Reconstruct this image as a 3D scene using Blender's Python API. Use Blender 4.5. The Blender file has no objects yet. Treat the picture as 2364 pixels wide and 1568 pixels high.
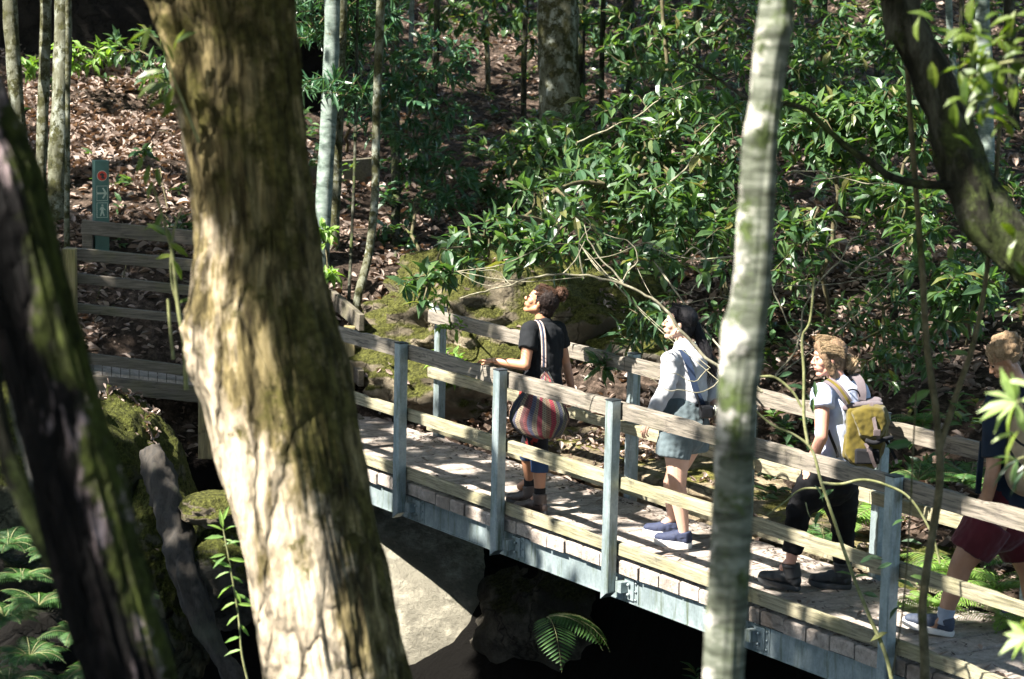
import bpy, math, random
import numpy as np
from mathutils import Vector, Matrix, noise
R_ = math.radians
random.seed(7); rng = np.random.default_rng(7)
S = bpy.context.scene
COL = S.collection

# ------------------------------------------------------------------ camera
F, PIT, ROL, ZC = 5540.6, 0.1528, 0.0218, 3.757
cp, sp_, cr, sr = math.cos(PIT), math.sin(PIT), math.cos(ROL), math.sin(ROL)
def U(px, py, d):
    """world point on the sight line through the photo point (px,py) at depth d"""
    a, b = px - 1182.0, py - 784.0
    x = a * cr + b * sr; y = -a * sr + b * cr
    X = x * d / F; u = -y * d / F
    return Vector((X, d * cp + u * sp_, -d * sp_ + u * cp + ZC))
def GZ(px, py, z=0.0):
    """depth where that sight line meets height z"""
    p1 = U(px, py, 1.0)
    return (z - ZC) / (p1.z - ZC)
def UG(px, py, z=0.0): return U(px, py, GZ(px, py, z))
cam = bpy.data.cameras.new('camera'); camo = bpy.data.objects.new('camera', cam); COL.objects.link(camo)
Rt = Vector((1, 0, 0)); Fw = Vector((0, cp, -sp_)); Up = Vector((0, sp_, cp))
cx = Rt * cr + Up * sr; cy = -Rt * sr + Up * cr; cz = -Fw
M = Matrix(((cx.x, cy.x, cz.x, 0), (cx.y, cy.y, cz.y, 0), (cx.z, cy.z, cz.z, ZC), (0, 0, 0, 1)))
camo.matrix_world = M
cam.lens = 36 * F / 2364; cam.sensor_width = 36; cam.clip_end = 500; cam.clip_start = 0.1
cam.dof.use_dof = True; cam.dof.focus_distance = 16.3; cam.dof.aperture_fstop = 4.0
S.camera = camo

# ------------------------------------------------------------------ light
SUN = Vector((-0.85, -0.46, 1.15)).normalized()          # towards the sun
w = bpy.data.worlds.new("World"); S.world = w; w.use_nodes = True
nt = w.node_tree; nt.nodes.clear()
sk = nt.nodes.new('ShaderNodeTexSky'); sk.sky_type = 'NISHITA'; sk.sun_disc = False
sk.sun_elevation = math.asin(SUN.z); sk.sun_rotation = math.atan2(SUN.x, SUN.y)
bg = nt.nodes.new('ShaderNodeBackground'); bg.inputs[1].default_value = 0.12
ow = nt.nodes.new('ShaderNodeOutputWorld')
nt.links.new(sk.outputs[0], bg.inputs[0]); nt.links.new(bg.outputs[0], ow.inputs[0])
sl = bpy.data.lights.new('sun', 'SUN'); sl.energy = 5.0; sl.angle = R_(0.53); sl.color = (1, .95, .86)
so = bpy.data.objects.new('sun', sl); COL.objects.link(so)
so.rotation_euler = SUN.to_track_quat('Z', 'Y').to_euler()
S.view_settings.view_transform = 'Standard'; S.view_settings.look = 'None'
S.view_settings.exposure = 2.4; S.view_settings.gamma = 1
S.cycles.use_denoising = True
S.cycles.max_bounces = 6; S.cycles.diffuse_bounces = 3; S.cycles.glossy_bounces = 2
S.cycles.transmission_bounces = 3; S.cycles.transparent_max_bounces = 4
S.cycles.caustics_reflective = False; S.cycles.caustics_refractive = False
S.cycles.sample_clamp_indirect = 4

# ------------------------------------------------------------------ materials
MATS = {}
def newmat(name, rough=.8):
    m = bpy.data.materials.new(name); m.use_nodes = True
    n = m.node_tree; b = n.nodes['Principled BSDF']; b.inputs['Roughness'].default_value = rough
    MATS[name] = m
    return m, n, b
def ramp(n, fac, stops):
    r = n.nodes.new('ShaderNodeValToRGB'); e = r.color_ramp.elements
    while len(e) < len(stops): e.new(.5)
    for q, (p, c) in zip(e, stops): q.position = p; q.color = (*c, 1) if len(c) == 3 else c
    n.links.new(fac, r.inputs[0]); return r.outputs[0]
def coords(n, scale=(1, 1, 1), kind='Object', rot=(0, 0, 0)):
    t = n.nodes.new('ShaderNodeTexCoord'); mp = n.nodes.new('ShaderNodeMapping'); src = t.outputs[kind]
    if any(rot):
        m0 = n.nodes.new('ShaderNodeMapping'); m0.inputs['Rotation'].default_value = rot; n.links.new(src, m0.inputs[0]); src = m0.outputs[0]
    mp.inputs['Scale'].default_value = scale
    n.links.new(src, mp.inputs[0]); return mp.outputs[0]
def ntex(n, vec, scale, detail=6, rough=.6, dist=0):
    t = n.nodes.new('ShaderNodeTexNoise'); t.inputs['Scale'].default_value = scale
    t.inputs['Detail'].default_value = detail; t.inputs['Roughness'].default_value = rough
    t.inputs['Distortion'].default_value = dist
    n.links.new(vec, t.inputs['Vector']); return t.outputs[0]
def mix(n, fac, a, b, mode='MIX'):
    m = n.nodes.new('ShaderNodeMix'); m.data_type = 'RGBA'; m.blend_type = mode
    for s, v in ((m.inputs[0], fac), (m.inputs[6], a), (m.inputs[7], b)):
        if isinstance(v, (int, float)): s.default_value = v
        elif isinstance(v, tuple): s.default_value = (*v, 1)
        else: n.links.new(v, s)
    return m.outputs[2]
def math_(n, op, a, b=0.0):
    m = n.nodes.new('ShaderNodeMath'); m.operation = op
    for s, v in zip(m.inputs, (a, b)):
        if isinstance(v, (int, float)): s.default_value = v
        else: n.links.new(v, s)
    return m.outputs[0]
def bump(n, b, h, strength=.5, dist=.02):
    bp = n.nodes.new('ShaderNodeBump'); bp.inputs['Strength'].default_value = strength
    bp.inputs['Distance'].default_value = dist; n.links.new(h, bp.inputs['Height'])
    n.links.new(bp.outputs[0], b.inputs['Normal'])
def simple(name, col, rough=.8, var=.25, scale=20, bmp=0., metallic=0, spec=.5, stretch=(1, 1, 1)):
    m, n, b = newmat(name, rough)
    v = coords(n, stretch); t = ntex(n, v, scale)
    c = ramp(n, t, [(.3, tuple(x * (1 - var) for x in col)), (.7, tuple(min(1, x * (1 + var)) for x in col))])
    n.links.new(c, b.inputs['Base Color']); b.inputs['Metallic'].default_value = metallic
    b.inputs['Specular IOR Level'].default_value = spec
    if bmp: bump(n, b, t, bmp, .01)
    return m
def moss_fac(n, thresh=.45, sc=3, up=.5):
    g = n.nodes.new('ShaderNodeNewGeometry'); sx = n.nodes.new('ShaderNodeSeparateXYZ')
    n.links.new(g.outputs['Normal'], sx.inputs[0])
    a = math_(n, 'MULTIPLY', sx.outputs[2], up)
    t = ntex(n, coords(n), sc, 5, .65)
    s = math_(n, 'ADD', a, t)
    return ramp(n, s, [(thresh, (0, 0, 0)), (min(1, thresh + .14), (1, 1, 1))])
def rock(name, base, moss, thresh, sc=3, up=.5, crk=.8):
    m, n, b = newmat(name, .95); b.inputs['Specular IOR Level'].default_value = .15
    v = coords(n); t = ntex(n, v, 9, 10, .75); t2 = ntex(n, v, 1.6, 5, .65)
    c = ramp(n, t, [(.36, tuple(x * .35 for x in base)), (.5, base), (.64, tuple(x * 1.5 for x in base))])
    c = mix(n, ramp(n, t2, [(.42, (0, 0, 0)), (.56, (1, 1, 1))]), c, tuple(x * .5 for x in base))
    vo = n.nodes.new('ShaderNodeTexVoronoi'); vo.feature = 'DISTANCE_TO_EDGE'; vo.inputs['Scale'].default_value = 1.4
    vd = n.nodes.new('ShaderNodeVectorMath'); vd.operation = 'ADD'; nn_ = n.nodes.new('ShaderNodeTexNoise'); nn_.inputs['Scale'].default_value = 2.5; nn_.inputs['Detail'].default_value = 6; n.links.new(v, nn_.inputs[0]); n.links.new(v, vd.inputs[0]); n.links.new(nn_.outputs['Color'], vd.inputs[1]); n.links.new(vd.outputs[0], vo.inputs[0])
    ck = ramp(n, vo.outputs['Distance'], [(0, (.25, .25, .25)), (.03, (1, 1, 1))])
    c = mix(n, crk, c, ck, 'MULTIPLY')
    mo = ramp(n, ntex(n, v, 34, 7, .75), [(.38, tuple(x * .35 for x in moss)), (.5, moss), (.62, tuple(x * 1.8 for x in moss))])
    f = moss_fac(n, thresh, sc, up)
    c = mix(n, f, c, mo)
    n.links.new(c, b.inputs['Base Color']); bump(n, b, math_(n, 'ADD', math_(n, 'ADD', ntex(n, v, 22, 9, .8), math_(n, 'MULTIPLY', ck, .6 * crk)), math_(n, 'MULTIPLY', f, ntex(n, v, 60, 4))), 1, .04)
    return m
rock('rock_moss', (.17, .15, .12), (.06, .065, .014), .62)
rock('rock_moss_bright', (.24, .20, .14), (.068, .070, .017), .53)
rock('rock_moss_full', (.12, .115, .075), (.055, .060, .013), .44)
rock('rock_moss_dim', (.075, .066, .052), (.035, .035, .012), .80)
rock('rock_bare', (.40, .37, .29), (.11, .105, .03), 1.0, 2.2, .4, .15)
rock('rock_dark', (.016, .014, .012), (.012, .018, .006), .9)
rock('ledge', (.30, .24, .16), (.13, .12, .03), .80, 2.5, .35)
# soil / litter base
m, n, b = newmat('soil', .95)
v = coords(n); t = ntex(n, v, 14, 9, .75)
c = ramp(n, t, [(.35, (.012, .009, .007)), (.5, (.05, .036, .027)), (.68, (.16, .115, .09))])
g = n.nodes.new('ShaderNodeNewGeometry'); sx = n.nodes.new('ShaderNodeSeparateXYZ'); n.links.new(g.outputs['Position'], sx.inputs[0])
gully_shade = ramp(n, math_(n, 'ADD', math_(n, 'MULTIPLY', sx.outputs[2], .5), math_(n, 'MULTIPLY', t, .3)), [(-.0, (1, 1, 1)), (.08, (0, 0, 0))])
b.inputs['Specular IOR Level'].default_value = .1; c = mix(n, gully_shade, c, (.003, .0025, .002))                    # shade of the gully put into the soil colour, near-black low down
n.links.new(c, b.inputs['Base Color']); bump(n, b, t, 1, .06)
# dead leaves, one colour per leaf
def leafmat(name, cols, rough=.5, trans=.35, tcol=None, spec=.5, vein=True, tint=(1.0, 1.0, .6)):
    m, n, b = newmat(name, rough)
    g = n.nodes.new('ShaderNodeNewGeometry')
    k = len(cols)
    c = ramp(n, g.outputs['Random Per Island'], [(i / max(1, k - 1), cl) for i, cl in enumerate(cols)])
    t = ntex(n, coords(n), 25, 3)
    c = mix(n, .45, c, mix(n, t, (.25, .25, .25), (1.0, 1.0, 1.0)), 'MULTIPLY')
    n.links.new(c, b.inputs['Base Color']); b.inputs['Specular IOR Level'].default_value = spec
    if trans > 0:
        tr = n.nodes.new('ShaderNodeBsdfTranslucent'); mx = n.nodes.new('ShaderNodeMixShader')
        n.links.new(mix(n, 1.0, c, (1.6 * tint[0], 1.7 * tint[1], .9 * tint[2]), 'MULTIPLY'), tr.inputs[0])
        mx.inputs[0].default_value = trans; o = n.nodes['Material Output']
        n.links.new(b.outputs[0], mx.inputs[1]); n.links.new(tr.outputs[0], mx.inputs[2]); n.links.new(mx.outputs[0], o.inputs[0])
    return m
leafmat('litter', [(.08, .055, .042), (.29, .215, .175), (.16, .11, .085), (.46, .38, .33), (.11, .075, .056), (.34, .25, .20), (.06, .042, .032), (.25, .19, .155)], .7, .1, tint=(1, .6, .5))
leafmat('shrub_leaf', [(.03, .075, .028), (.065, .13, .05), (.042, .10, .045), (.10, .165, .05), (.03, .07, .034), (.075, .14, .05), (.05, .105, .055), (.12, .20, .065), (.04, .09, .04), (.055, .12, .055), (.09, .17, .07), (.18, .16, .05)], .36, .4, spec=.5)
leafmat('shrub_leaf_yellow', [(.07, .12, .015), (.11, .16, .02), (.05, .10, .02), (.15, .19, .025)], .38, .4)
leafmat('blue_leaf', [(.03, .085, .045), (.05, .13, .065), (.08, .16, .08), (.045, .11, .045)], .32, .28)
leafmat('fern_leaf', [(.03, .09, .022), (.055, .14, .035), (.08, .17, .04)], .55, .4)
leafmat('fern_sunlit', [(.14, .27, .05), (.20, .32, .06), (.11, .22, .05)], .55, .4)  # sunlit copy of the fern leaf, light put into the colour
leafmat('fern_dead', [(.16, .05, .02), (.22, .08, .03)], .8, .1, tint=(1, .6, .5))
leafmat('canopy_leaf', [(.03, .07, .015), (.05, .10, .02)], .5, .3)
# wood, steel, deck
def wood(name, base, green, gfac, dark=.35, ax=(2, 30, 30), rot=(0, 0, 0)):
    m, n, b = newmat(name, .85)
    v = coords(n, ax, rot=rot); t = ntex(n, v, 2.2, 9, .7, .6)
    c = ramp(n, t, [(.37, tuple(x * dark for x in base)), (.5, base), (.63, tuple(min(1, x * 1.4) for x in base))])
    t2 = ntex(n, coords(n), 3.2, 5, .6)
    c = mix(n, ramp(n, t2, [(.62 - gfac * .3, (0, 0, 0)), (.75 - gfac * .2, (1, 1, 1))]), c, mix(n, .6, green, c, 'MIX'))
    st = ntex(n, coords(n), 9, 3)
    c = mix(n, ramp(n, st, [(.62, (0, 0, 0)), (.72, (1, 1, 1))]), c, mix(n, 1.0, c, (.5, .48, .45), 'MULTIPLY'))
    n.links.new(c, b.inputs['Base Color']); bump(n, b, t, .5, .006)
    return m
E1 = math.atan2(-.8294, .5586)
wood('rail_grey', (.145, .125, .10), (.11, .10, .06), .3, .3, rot=(0, 0, -E1))
wood('rail_pale', (.195, .175, .115), (.14, .135, .05), .5, .4, rot=(0, 0, -E1))
wood('walk_timber', (.095, .08, .062), (.085, .085, .025), .5, .4)
wood('post_timber', (.20, .16, .08), (.16, .15, .03), .6, .5, ax=(30, 30, 2))
wood('log_wood', (.024, .019, .014), (.06, .07, .04), .2, .3, ax=(14, 14, 2))
m, n, b = newmat('steel', .42)
v = coords(n, (1, 1, .5)); t = ntex(n, v, 6, 8, .7); vo = n.nodes.new('ShaderNodeTexVoronoi'); vo.inputs['Scale'].default_value = 70
n.links.new(coords(n), vo.inputs[0])
c = ramp(n, t, [(.3, (.15, .19, .195)), (.5, (.27, .325, .335)), (.7, (.42, .48, .485))])
c = mix(n, .35, c, mix(n, vo.outputs['Color'], (.5, .5, .5), (1., 1., 1.)), 'MULTIPLY')
t3 = ntex(n, coords(n, (12, 12, 1.2)), 1.6, 7, .7)
c = mix(n, ramp(n, t3, [(.52, (0, 0, 0)), (.66, (.85, .85, .85))]), c, (.085, .11, .06))
n.links.new(c, b.inputs['Base Color']); b.inputs['Metallic'].default_value = .45
n.links.new(ramp(n, t, [(.3, (.6, .6, .6)), (.7, (.36, .36, .36))]), b.inputs['Roughness'])
bump(n, b, t, .12, .004)
m, n, b = newmat('deck', .9)
v = coords(n); t = ntex(n, v, 18, 10, .78); t2 = ntex(n, v, 2.2, 4); g = n.nodes.new('ShaderNodeNewGeometry')
c = ramp(n, t, [(.3, (.13, .11, .095)), (.5, (.33, .29, .255)), (.7, (.48, .43, .385))])
c = mix(n, .55, c, ramp(n, g.outputs['Random Per Island'], [(0, (.55, .5, .48)), (.5, (.8, .76, .74)), (1, (1, .98, .95))]), 'MULTIPLY')
c = mix(n, ramp(n, t2, [(.52, (0, 0, 0)), (.68, (.8, .8, .8))]), c, (.10, .075, .055))
n.links.new(c, b.inputs['Base Color']); bump(n, b, t, .9, .02)
simple('debris', (.06, .042, .032), .95, .6, 90, 1.)
simple('dark_metal', (.03, .035, .04), .5, .3, 30, 0, .5)
# barks
def wpos(n):
    g = n.nodes.new('ShaderNodeNewGeometry'); s = n.nodes.new('ShaderNodeSeparateXYZ'); n.links.new(g.outputs['Position'], s.inputs[0]); return s
def lean(n, f, spec):
    """adds a*(x - leaning centre line) + b*(z - z0) to f, so a patch keeps to one flank of its own trunk"""
    a, b_, x0, sl_, z0 = spec; s = wpos(n)
    dz = math_(n, 'SUBTRACT', s.outputs[2], z0); dx = math_(n, 'SUBTRACT', math_(n, 'SUBTRACT', s.outputs[0], x0), math_(n, 'MULTIPLY', dz, sl_))
    return math_(n, 'ADD', f, math_(n, 'ADD', math_(n, 'MULTIPLY', dx, a), math_(n, 'MULTIPLY', dz, b_)))
def bark(name, stops, moss=None, mth=.6, ax=(9, 9, 1.1), sc=1.6, bs=1., bd=.03, patch=None, msc=3.0, pl=None, ml=None, crack=0, pax=(1, 1, .45)):
    m, n, b = newmat(name, .9); b.inputs['Specular IOR Level'].default_value = .15
    v = coords(n, ax); t = ntex(n, v, sc, 10, .68, .5)
    c = ramp(n, t, stops); h = math_(n, 'ADD', t, math_(n, 'MULTIPLY', ntex(n, coords(n, (3, 3, 1)), 14, 6, .7), .5))
    if crack:
        vo = n.nodes.new('ShaderNodeTexVoronoi'); vo.feature = 'DISTANCE_TO_EDGE'; vo.inputs['Scale'].default_value = crack
        vd = n.nodes.new('ShaderNodeVectorMath'); vd.operation = 'ADD'; nn_ = n.nodes.new('ShaderNodeTexNoise'); nn_.inputs['Scale'].default_value = 6; n.links.new(coords(n), nn_.inputs[0])
        n.links.new(coords(n, (1, 1, .16)), vd.inputs[0]); sc_ = n.nodes.new('ShaderNodeVectorMath'); sc_.operation = 'SCALE'; sc_.inputs['Scale'].default_value = .10; n.links.new(nn_.outputs['Color'], sc_.inputs[0]); n.links.new(sc_.outputs[0], vd.inputs[1]); n.links.new(vd.outputs[0], vo.inputs[0])
        ck = ramp(n, vo.outputs['Distance'], [(0, (0, 0, 0)), (.06, (.55, .55, .55)), (.18, (1, 1, 1))])
        h = math_(n, 'ADD', h, ck)
    if patch:
        pc, pth, psc = patch
        t4 = ntex(n, coords(n, pax), psc, 6, .68)
        if pl: t4 = lean(n, t4, pl)
        c = mix(n, ramp(n, t4, [(pth, (0, 0, 0)), (pth + .09, (1, 1, 1))]), c, ramp(n, t, [(.3, tuple(x * .28 for x in pc)), (.45, tuple(x * .8 for x in pc)), (.7, tuple(x * 1.2 for x in pc))]))
    if moss:
        t5 = ntex(n, coords(n), msc, 8, .75)
        if ml: t5 = lean(n, t5, ml)
        mm = ramp(n, ntex(n, coords(n), 30, 5), [(.3, tuple(x * .3 for x in moss)), (.7, tuple(x * 1.6 for x in moss))])
        c = mix(n, ramp(n, t5, [(mth, (0, 0, 0)), (mth + .07, (1, 1, 1))]), c, mm)
    if crack: c = mix(n, .5, c, ck, 'MULTIPLY')
    n.links.new(c, b.inputs['Base Color'])
    bump(n, b, h, bs, bd)
    return m
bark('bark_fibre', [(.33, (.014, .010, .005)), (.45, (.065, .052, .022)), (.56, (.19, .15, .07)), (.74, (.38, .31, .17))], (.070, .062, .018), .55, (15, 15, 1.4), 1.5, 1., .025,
     ((.58, .48, .35), .55, 3.2), 3.6, (-.72, -.17, -.60, -.149, 2.0), (.32, .05, -.60, -.149, 1.35), 7)  # cream patch: bare wood, widened to put sunlight into the left flank
bark('bark_black', [(.40, (.0012, .001, .001)), (.54, (.006, .005, .005)), (.64, (.03, .022, .022)), (.76, (.12, .09, .09))], (.04, .05, .010), .64, (13, 13, 1.0), 1.6, 1, .03,
     ((.55, .43, .44), .575, 7.0), 3.0, (1.6, 0, -.847, -.28, 2.12), (2.4, 0, -.847, -.28, 2.12), 9, (1, 1, .22))  # pale streaks put sunlit highlights into the trunk's right-hand colour
bark('bark_pale', [(.36, (.022, .025, .016)), (.5, (.08, .088, .066)), (.64, (.165, .172, .142))], (.04, .055, .018), .52, (3, 3, 16), 2, .6, .006, ((.36, .345, .31), .60, 8.0), 9.0, (-2.2, 0, .546, .081, 1.9), pax=(1, 1, 1.3))  # white mottling leans left, the sunlit edge put into the colour
bark('bark_dark', [(.36, (.005, .005, .003)), (.5, (.020, .020, .013)), (.66, (.09, .09, .07))], (.035, .045, .014), .49, (5, 5, 1.5), 2, 1, .02, None, 4)
bark('bark_white', [(.36, (.05, .065, .055)), (.5, (.12, .15, .13)), (.66, (.20, .23, .21))], (.07, .06, .03), .6, (2, 2, 5), 3, .4, .01, None, 9)
bark('bark_lichen', [(.3, (.035, .035, .02)), (.5, (.10, .10, .068)), (.7, (.27, .29, .25))], (.035, .035, .013), .47, (3, 3, 1.5), 3, .8, .012, None, 9)
bark('twig', [(.3, (.07, .065, .04)), (.5, (.18, .165, .115)), (.7, (.32, .30, .23))], (.12, .15, .06), .6, (3, 3, 3), 5, .2, .004, None, 7)
bark('twig_dark', [(.3, (.03, .026, .014)), (.5, (.075, .065, .036)), (.7, (.14, .12, .075))], (.06, .07, .02), .55, (3, 3, 3), 5, .4, .004, None, 7)
bark('twig_green', [(.3, (.07, .08, .03)), (.5, (.15, .155, .07)), (.7, (.25, .25, .14))], None, .6, (3, 3, 3), 5, .3, .004)

# ------------------------------------------------------------------ mesh helpers
def link(name, me, parent=None, mats=()):
    o = bpy.data.objects.new(name, me); COL.objects.link(o)
    for mm in mats: me.materials.append(MATS[mm] if isinstance(mm, str) else mm)
    if parent is not None:
        o.parent = parent
        base = wloc(parent)
        me.transform(Matrix.Translation(-base))
    return o
def wloc(o):
    v = o.location.copy()
    while o.parent: o = o.parent; v += o.location
    return v
def tag(o, label=None, cat=None, group=None, kind=None):
    if label: o['label'] = label
    if cat: o['category'] = cat
    if group: o['group'] = group
    if kind: o['kind'] = kind
    return o
def empty(name, loc, label=None, cat=None, group=None):
    o = bpy.data.objects.new(name, None); COL.objects.link(o); o.location = loc; o.empty_display_size = .1
    return tag(o, label, cat, group)
class MB:
    def __init__(s): s.v = []; s.f = []; s.mi = []; s.sm = []
    def add(s, vs, fs, mi=0, smooth=True):
        b = len(s.v); s.v += [tuple(p) for p in vs]; s.f += [tuple(i + b for i in q) for q in fs]
        s.mi += [mi] * len(fs); s.sm += [smooth] * len(fs)
    def box(s, c, ax, ay, az, mi=0, bev=0.0, jit=0.0):
        """box by centre and three half-axis vectors, corners bevelled"""
        c, ax, ay, az = Vector(c), Vector(ax), Vector(ay), Vector(az)
        if bev <= 0:
            vs = [c + ax * i + ay * j + az * k for i in (-1, 1) for j in (-1, 1) for k in (-1, 1)]
            fs = [(0, 1, 3, 2), (4, 6, 7, 5), (0, 4, 5, 1), (2, 3, 7, 6), (0, 2, 6, 4), (1, 5, 7, 3)]
            s.add(vs, fs, mi, False); return
        import bmesh
        bm = bmesh.new(); bmesh.ops.create_cube(bm, size=2)
        lx, ly, lz = ax.length, ay.length, az.length
        for q in bm.verts: q.co = Vector((q.co.x * lx, q.co.y * ly, q.co.z * lz))
        bmesh.ops.bevel(bm, geom=bm.edges[:], offset=bev, segments=2, profile=.5, affect='EDGES')
        ux, uy, uz = ax / lx, ay / ly, az / lz
        vs = []
        for q in bm.verts:
            p = c + ux * q.co.x + uy * q.co.y + uz * q.co.z
            if jit: p = p + noise.noise_vector(p * 9) * jit
            vs.append(p)
        s.add(vs, [tuple(x.index for x in fc.verts) for fc in bm.faces], mi, False); bm.free()
    def tube(s, pts, rad, seg=8, mi=0, caps=True, nz=0., nsc=(4, 4, 1)):
        P = [Vector(p) for p in pts]; n_ = len(P)
        if n_ < 2: return
        r = rad if isinstance(rad, (list, tuple)) else [rad] * n_
        vs = []; up = None
        for i in range(n_):
            t = (P[min(i + 1, n_ - 1)] - P[max(i - 1, 0)]);
            if t.length < 1e-9: t = Vector((0, 0, 1))
            t.normalize()
            if up is None: up = t.orthogonal().normalized()
            a = (up - t * up.dot(t));
            if a.length < 1e-6: a = t.orthogonal()
            a.normalize(); up = a; bb = t.cross(a)
            for k in range(seg):
                th = 2 * math.pi * k / seg
                d = a * math.cos(th) + bb * math.sin(th)
                rr = r[i]
                if nz: rr *= 1 + nz * noise.fractal(Vector(((P[i].x + d.x * .3) * nsc[0], (P[i].y + d.y * .3) * nsc[1], P[i].z * nsc[2])), 1, 2, 4)
                vs.append(P[i] + d * rr)
        fs = [(i * seg + k, i * seg + (k + 1) % seg, (i + 1) * seg + (k + 1) % seg, (i + 1) * seg + k) for i in range(n_ - 1) for k in range(seg)]
        if caps: fs.append(tuple(range(seg - 1, -1, -1))); fs.append(tuple((n_ - 1) * seg + k for k in range(seg)))
        s.add(vs, fs, mi)
    def build(s, name, mats, parent=None):
        me = bpy.data.meshes.new(name); me.from_pydata(s.v, [], s.f)
        me.polygons.foreach_set('material_index', s.mi); me.polygons.foreach_set('use_smooth', s.sm); me.update()
        return link(name, me, parent, (mats,) if isinstance(mats, str) else mats)
def spline(pts, n=8):
    P = [Vector(p) for p in pts]; P = [P[0] * 2 - P[1]] + P + [P[-1] * 2 - P[-2]]; out = []
    for i in range(1, len(P) - 2):
        for k in range(n):
            t = k / n; a, b, c, d = P[i - 1], P[i], P[i + 1], P[i + 2]
            out.append(.5 * ((2 * b) + (c - a) * t + (2 * a - 5 * b + 4 * c - d) * t * t + (3 * b - a - 3 * c + d) * t ** 3))
    out.append(P[-2]); return out
def npmesh(name, V, faces_list, mats, parent=None, smooth=False):
    """faces_list: list of int arrays (n,k)"""
    me = bpy.data.meshes.new(name)
    nl = sum(a.size for a in faces_list); nf = sum(len(a) for a in faces_list)
    me.vertices.add(len(V)); me.vertices.foreach_set('co', np.ascontiguousarray(V, dtype=np.float32).ravel())
    me.loops.add(nl); me.polygons.add(nf)
    me.loops.foreach_set('vertex_index', np.concatenate([a.ravel() for a in faces_list]).astype(np.int32))
    tot = np.concatenate([np.full(len(a), a.shape[1]) for a in faces_list]).astype(np.int32)
    st = np.concatenate([[0], np.cumsum(tot)[:-1]]).astype(np.int32)
    me.polygons.foreach_set('loop_start', st); me.polygons.foreach_set('loop_total', tot)
    me.polygons.foreach_set('use_smooth', np.full(nf, smooth)); me.update(calc_edges=True); me.validate()
    return link(name, me, parent, (mats,) if isinstance(mats, str) else mats)
def norm(a): return a / np.maximum(1e-9, np.linalg.norm(a, axis=-1, keepdims=True))
def leaves(P, D, N, L, W, droop=.25, fold=.25, simple_=False):
    """P base points, D directions, N up hints -> verts, faces of folded pointed leaves"""
    D = norm(D); B = norm(np.cross(N, D)); N = np.cross(D, B)
    L = L[:, None]; W = W[:, None]
    if simple_:
        V = np.stack([P, P + D * L * .5 + B * W * .5 + N * fold * W * .5, P + D * L - N * droop * L, P + D * L * .5 - B * W * .5 + N * fold * W * .5], 1)
        n = len(P); i = np.arange(n)[:, None] * 4
        return V.reshape(-1, 3), [np.concatenate([i + np.array([[0, 1, 2]]), i + np.array([[0, 2, 3]])])]
    c = lambda t, w, f: P + D * L * t + B * W * w + N * (f * W - droop * L * t * t)
    V = np.stack([c(0, 0, 0), c(.28, .40, fold * .8), c(.28, 0, 0), c(.28, -.40, fold * .8),
                  c(.62, .46, fold), c(.62, 0, 0), c(.62, -.46, fold), c(1, 0, 0)], 1)
    n = len(P); i = np.arange(n)[:, None] * 8
    T = np.concatenate([i + np.array([q]) for q in ([0, 2, 1], [0, 3, 2], [4, 5, 7], [5, 6, 7])])
    Q = np.concatenate([i + np.array([q]) for q in ([1, 2, 5, 4], [2, 3, 6, 5])])
    return V.reshape(-1, 3), [T, Q]

# ------------------------------------------------------------------ bridge frame
BE = Vector((.5586, -.8294, 0)); BN = Vector((.8294, .5586, 0)); BO = Vector((-.8068, 17.3079, 0)); SP = 1.311; BW = 1.2612
def B(s, n_, z=0.): return BO + BE * s + BN * n_ + Vector((0, 0, z))

# ------------------------------------------------------------------ terrain
G = []
def g(px, py, d): G.append(tuple(U(px, py, d)))
for a in [(-250, 170, 25.5), (100, 175, 25.5), (330, 170, 25.5), (500, 150, 26), (100, 400, 22.4), (300, 400, 22.2), (-150, 400, 22.4), (300, 560, 20.9), (100, 560, 20.9), (-150, 560, 20.9),
          (250, 690, 20.3), (60, 700, 20.1), (300, 770, 19.95), (480, 790, 20.2), (500, 400, 22.8),
          (850, 690, 21), (850, 520, 23), (760, 500, 23), (850, 440, 24.0), (850, 352, 26), (700, 350, 26), (900, 250, 28), (900, 100, 30.5), (1000, 330, 26.6), (1100, 200, 29),
          (1150, 80, 31), (1150, -80, 34), (700, 100, 30), (1150, 345, 26.3), (1300, 450, 24.5), (1400, 600, 22.3), (1600, 700, 20.4), (1600, 500, 23), (1600, 300, 26.5), (1600, 100, 30.5), (1900, 100, 30), (1900, -100, 34),
          (1900, 400, 24), (1900, 600, 21.3), (1900, 800, 18.7), (2200, 100, 29.5), (2200, 400, 23), (2200, 700, 19), (2400, 850, 17.2), (2500, 500, 22), (2500, 200, 27), (2500, -100, 33),
          (2050, 900, 17.4), (850, 860, 20.4), (760, 960, 20.2), (950, 900, 20.5)]:
    g(*a)
for (s, n_, z) in [(-1.2, 1.5, -.08), (0, 1.5, -.06), (0.2, 2.2, .04), (1.3, 1.6, -.08), (2.6, 1.55, -.1), (3.9, 1.55, -.15), (5, 1.5, -.35), (6, 1.6, -.8), (7.2, 1.7, -1.0), (8.5, 1.8, -1.2),
                   (5.5, 3.0, -.2), (7, 3.2, -.3), (3, 2.4, .1), (1.5, 2.6, .1), (-.5, 2.4, .1),
                   (-2, .6, -1.0), (-1, .6, -1.6), (1, .6, -2.2), (3, .6, -2.3), (5, .6, -2.0), (7, .6, -2.4), (9, .6, -2.6)]:
    G.append(tuple(B(s, n_, z)))
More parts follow.
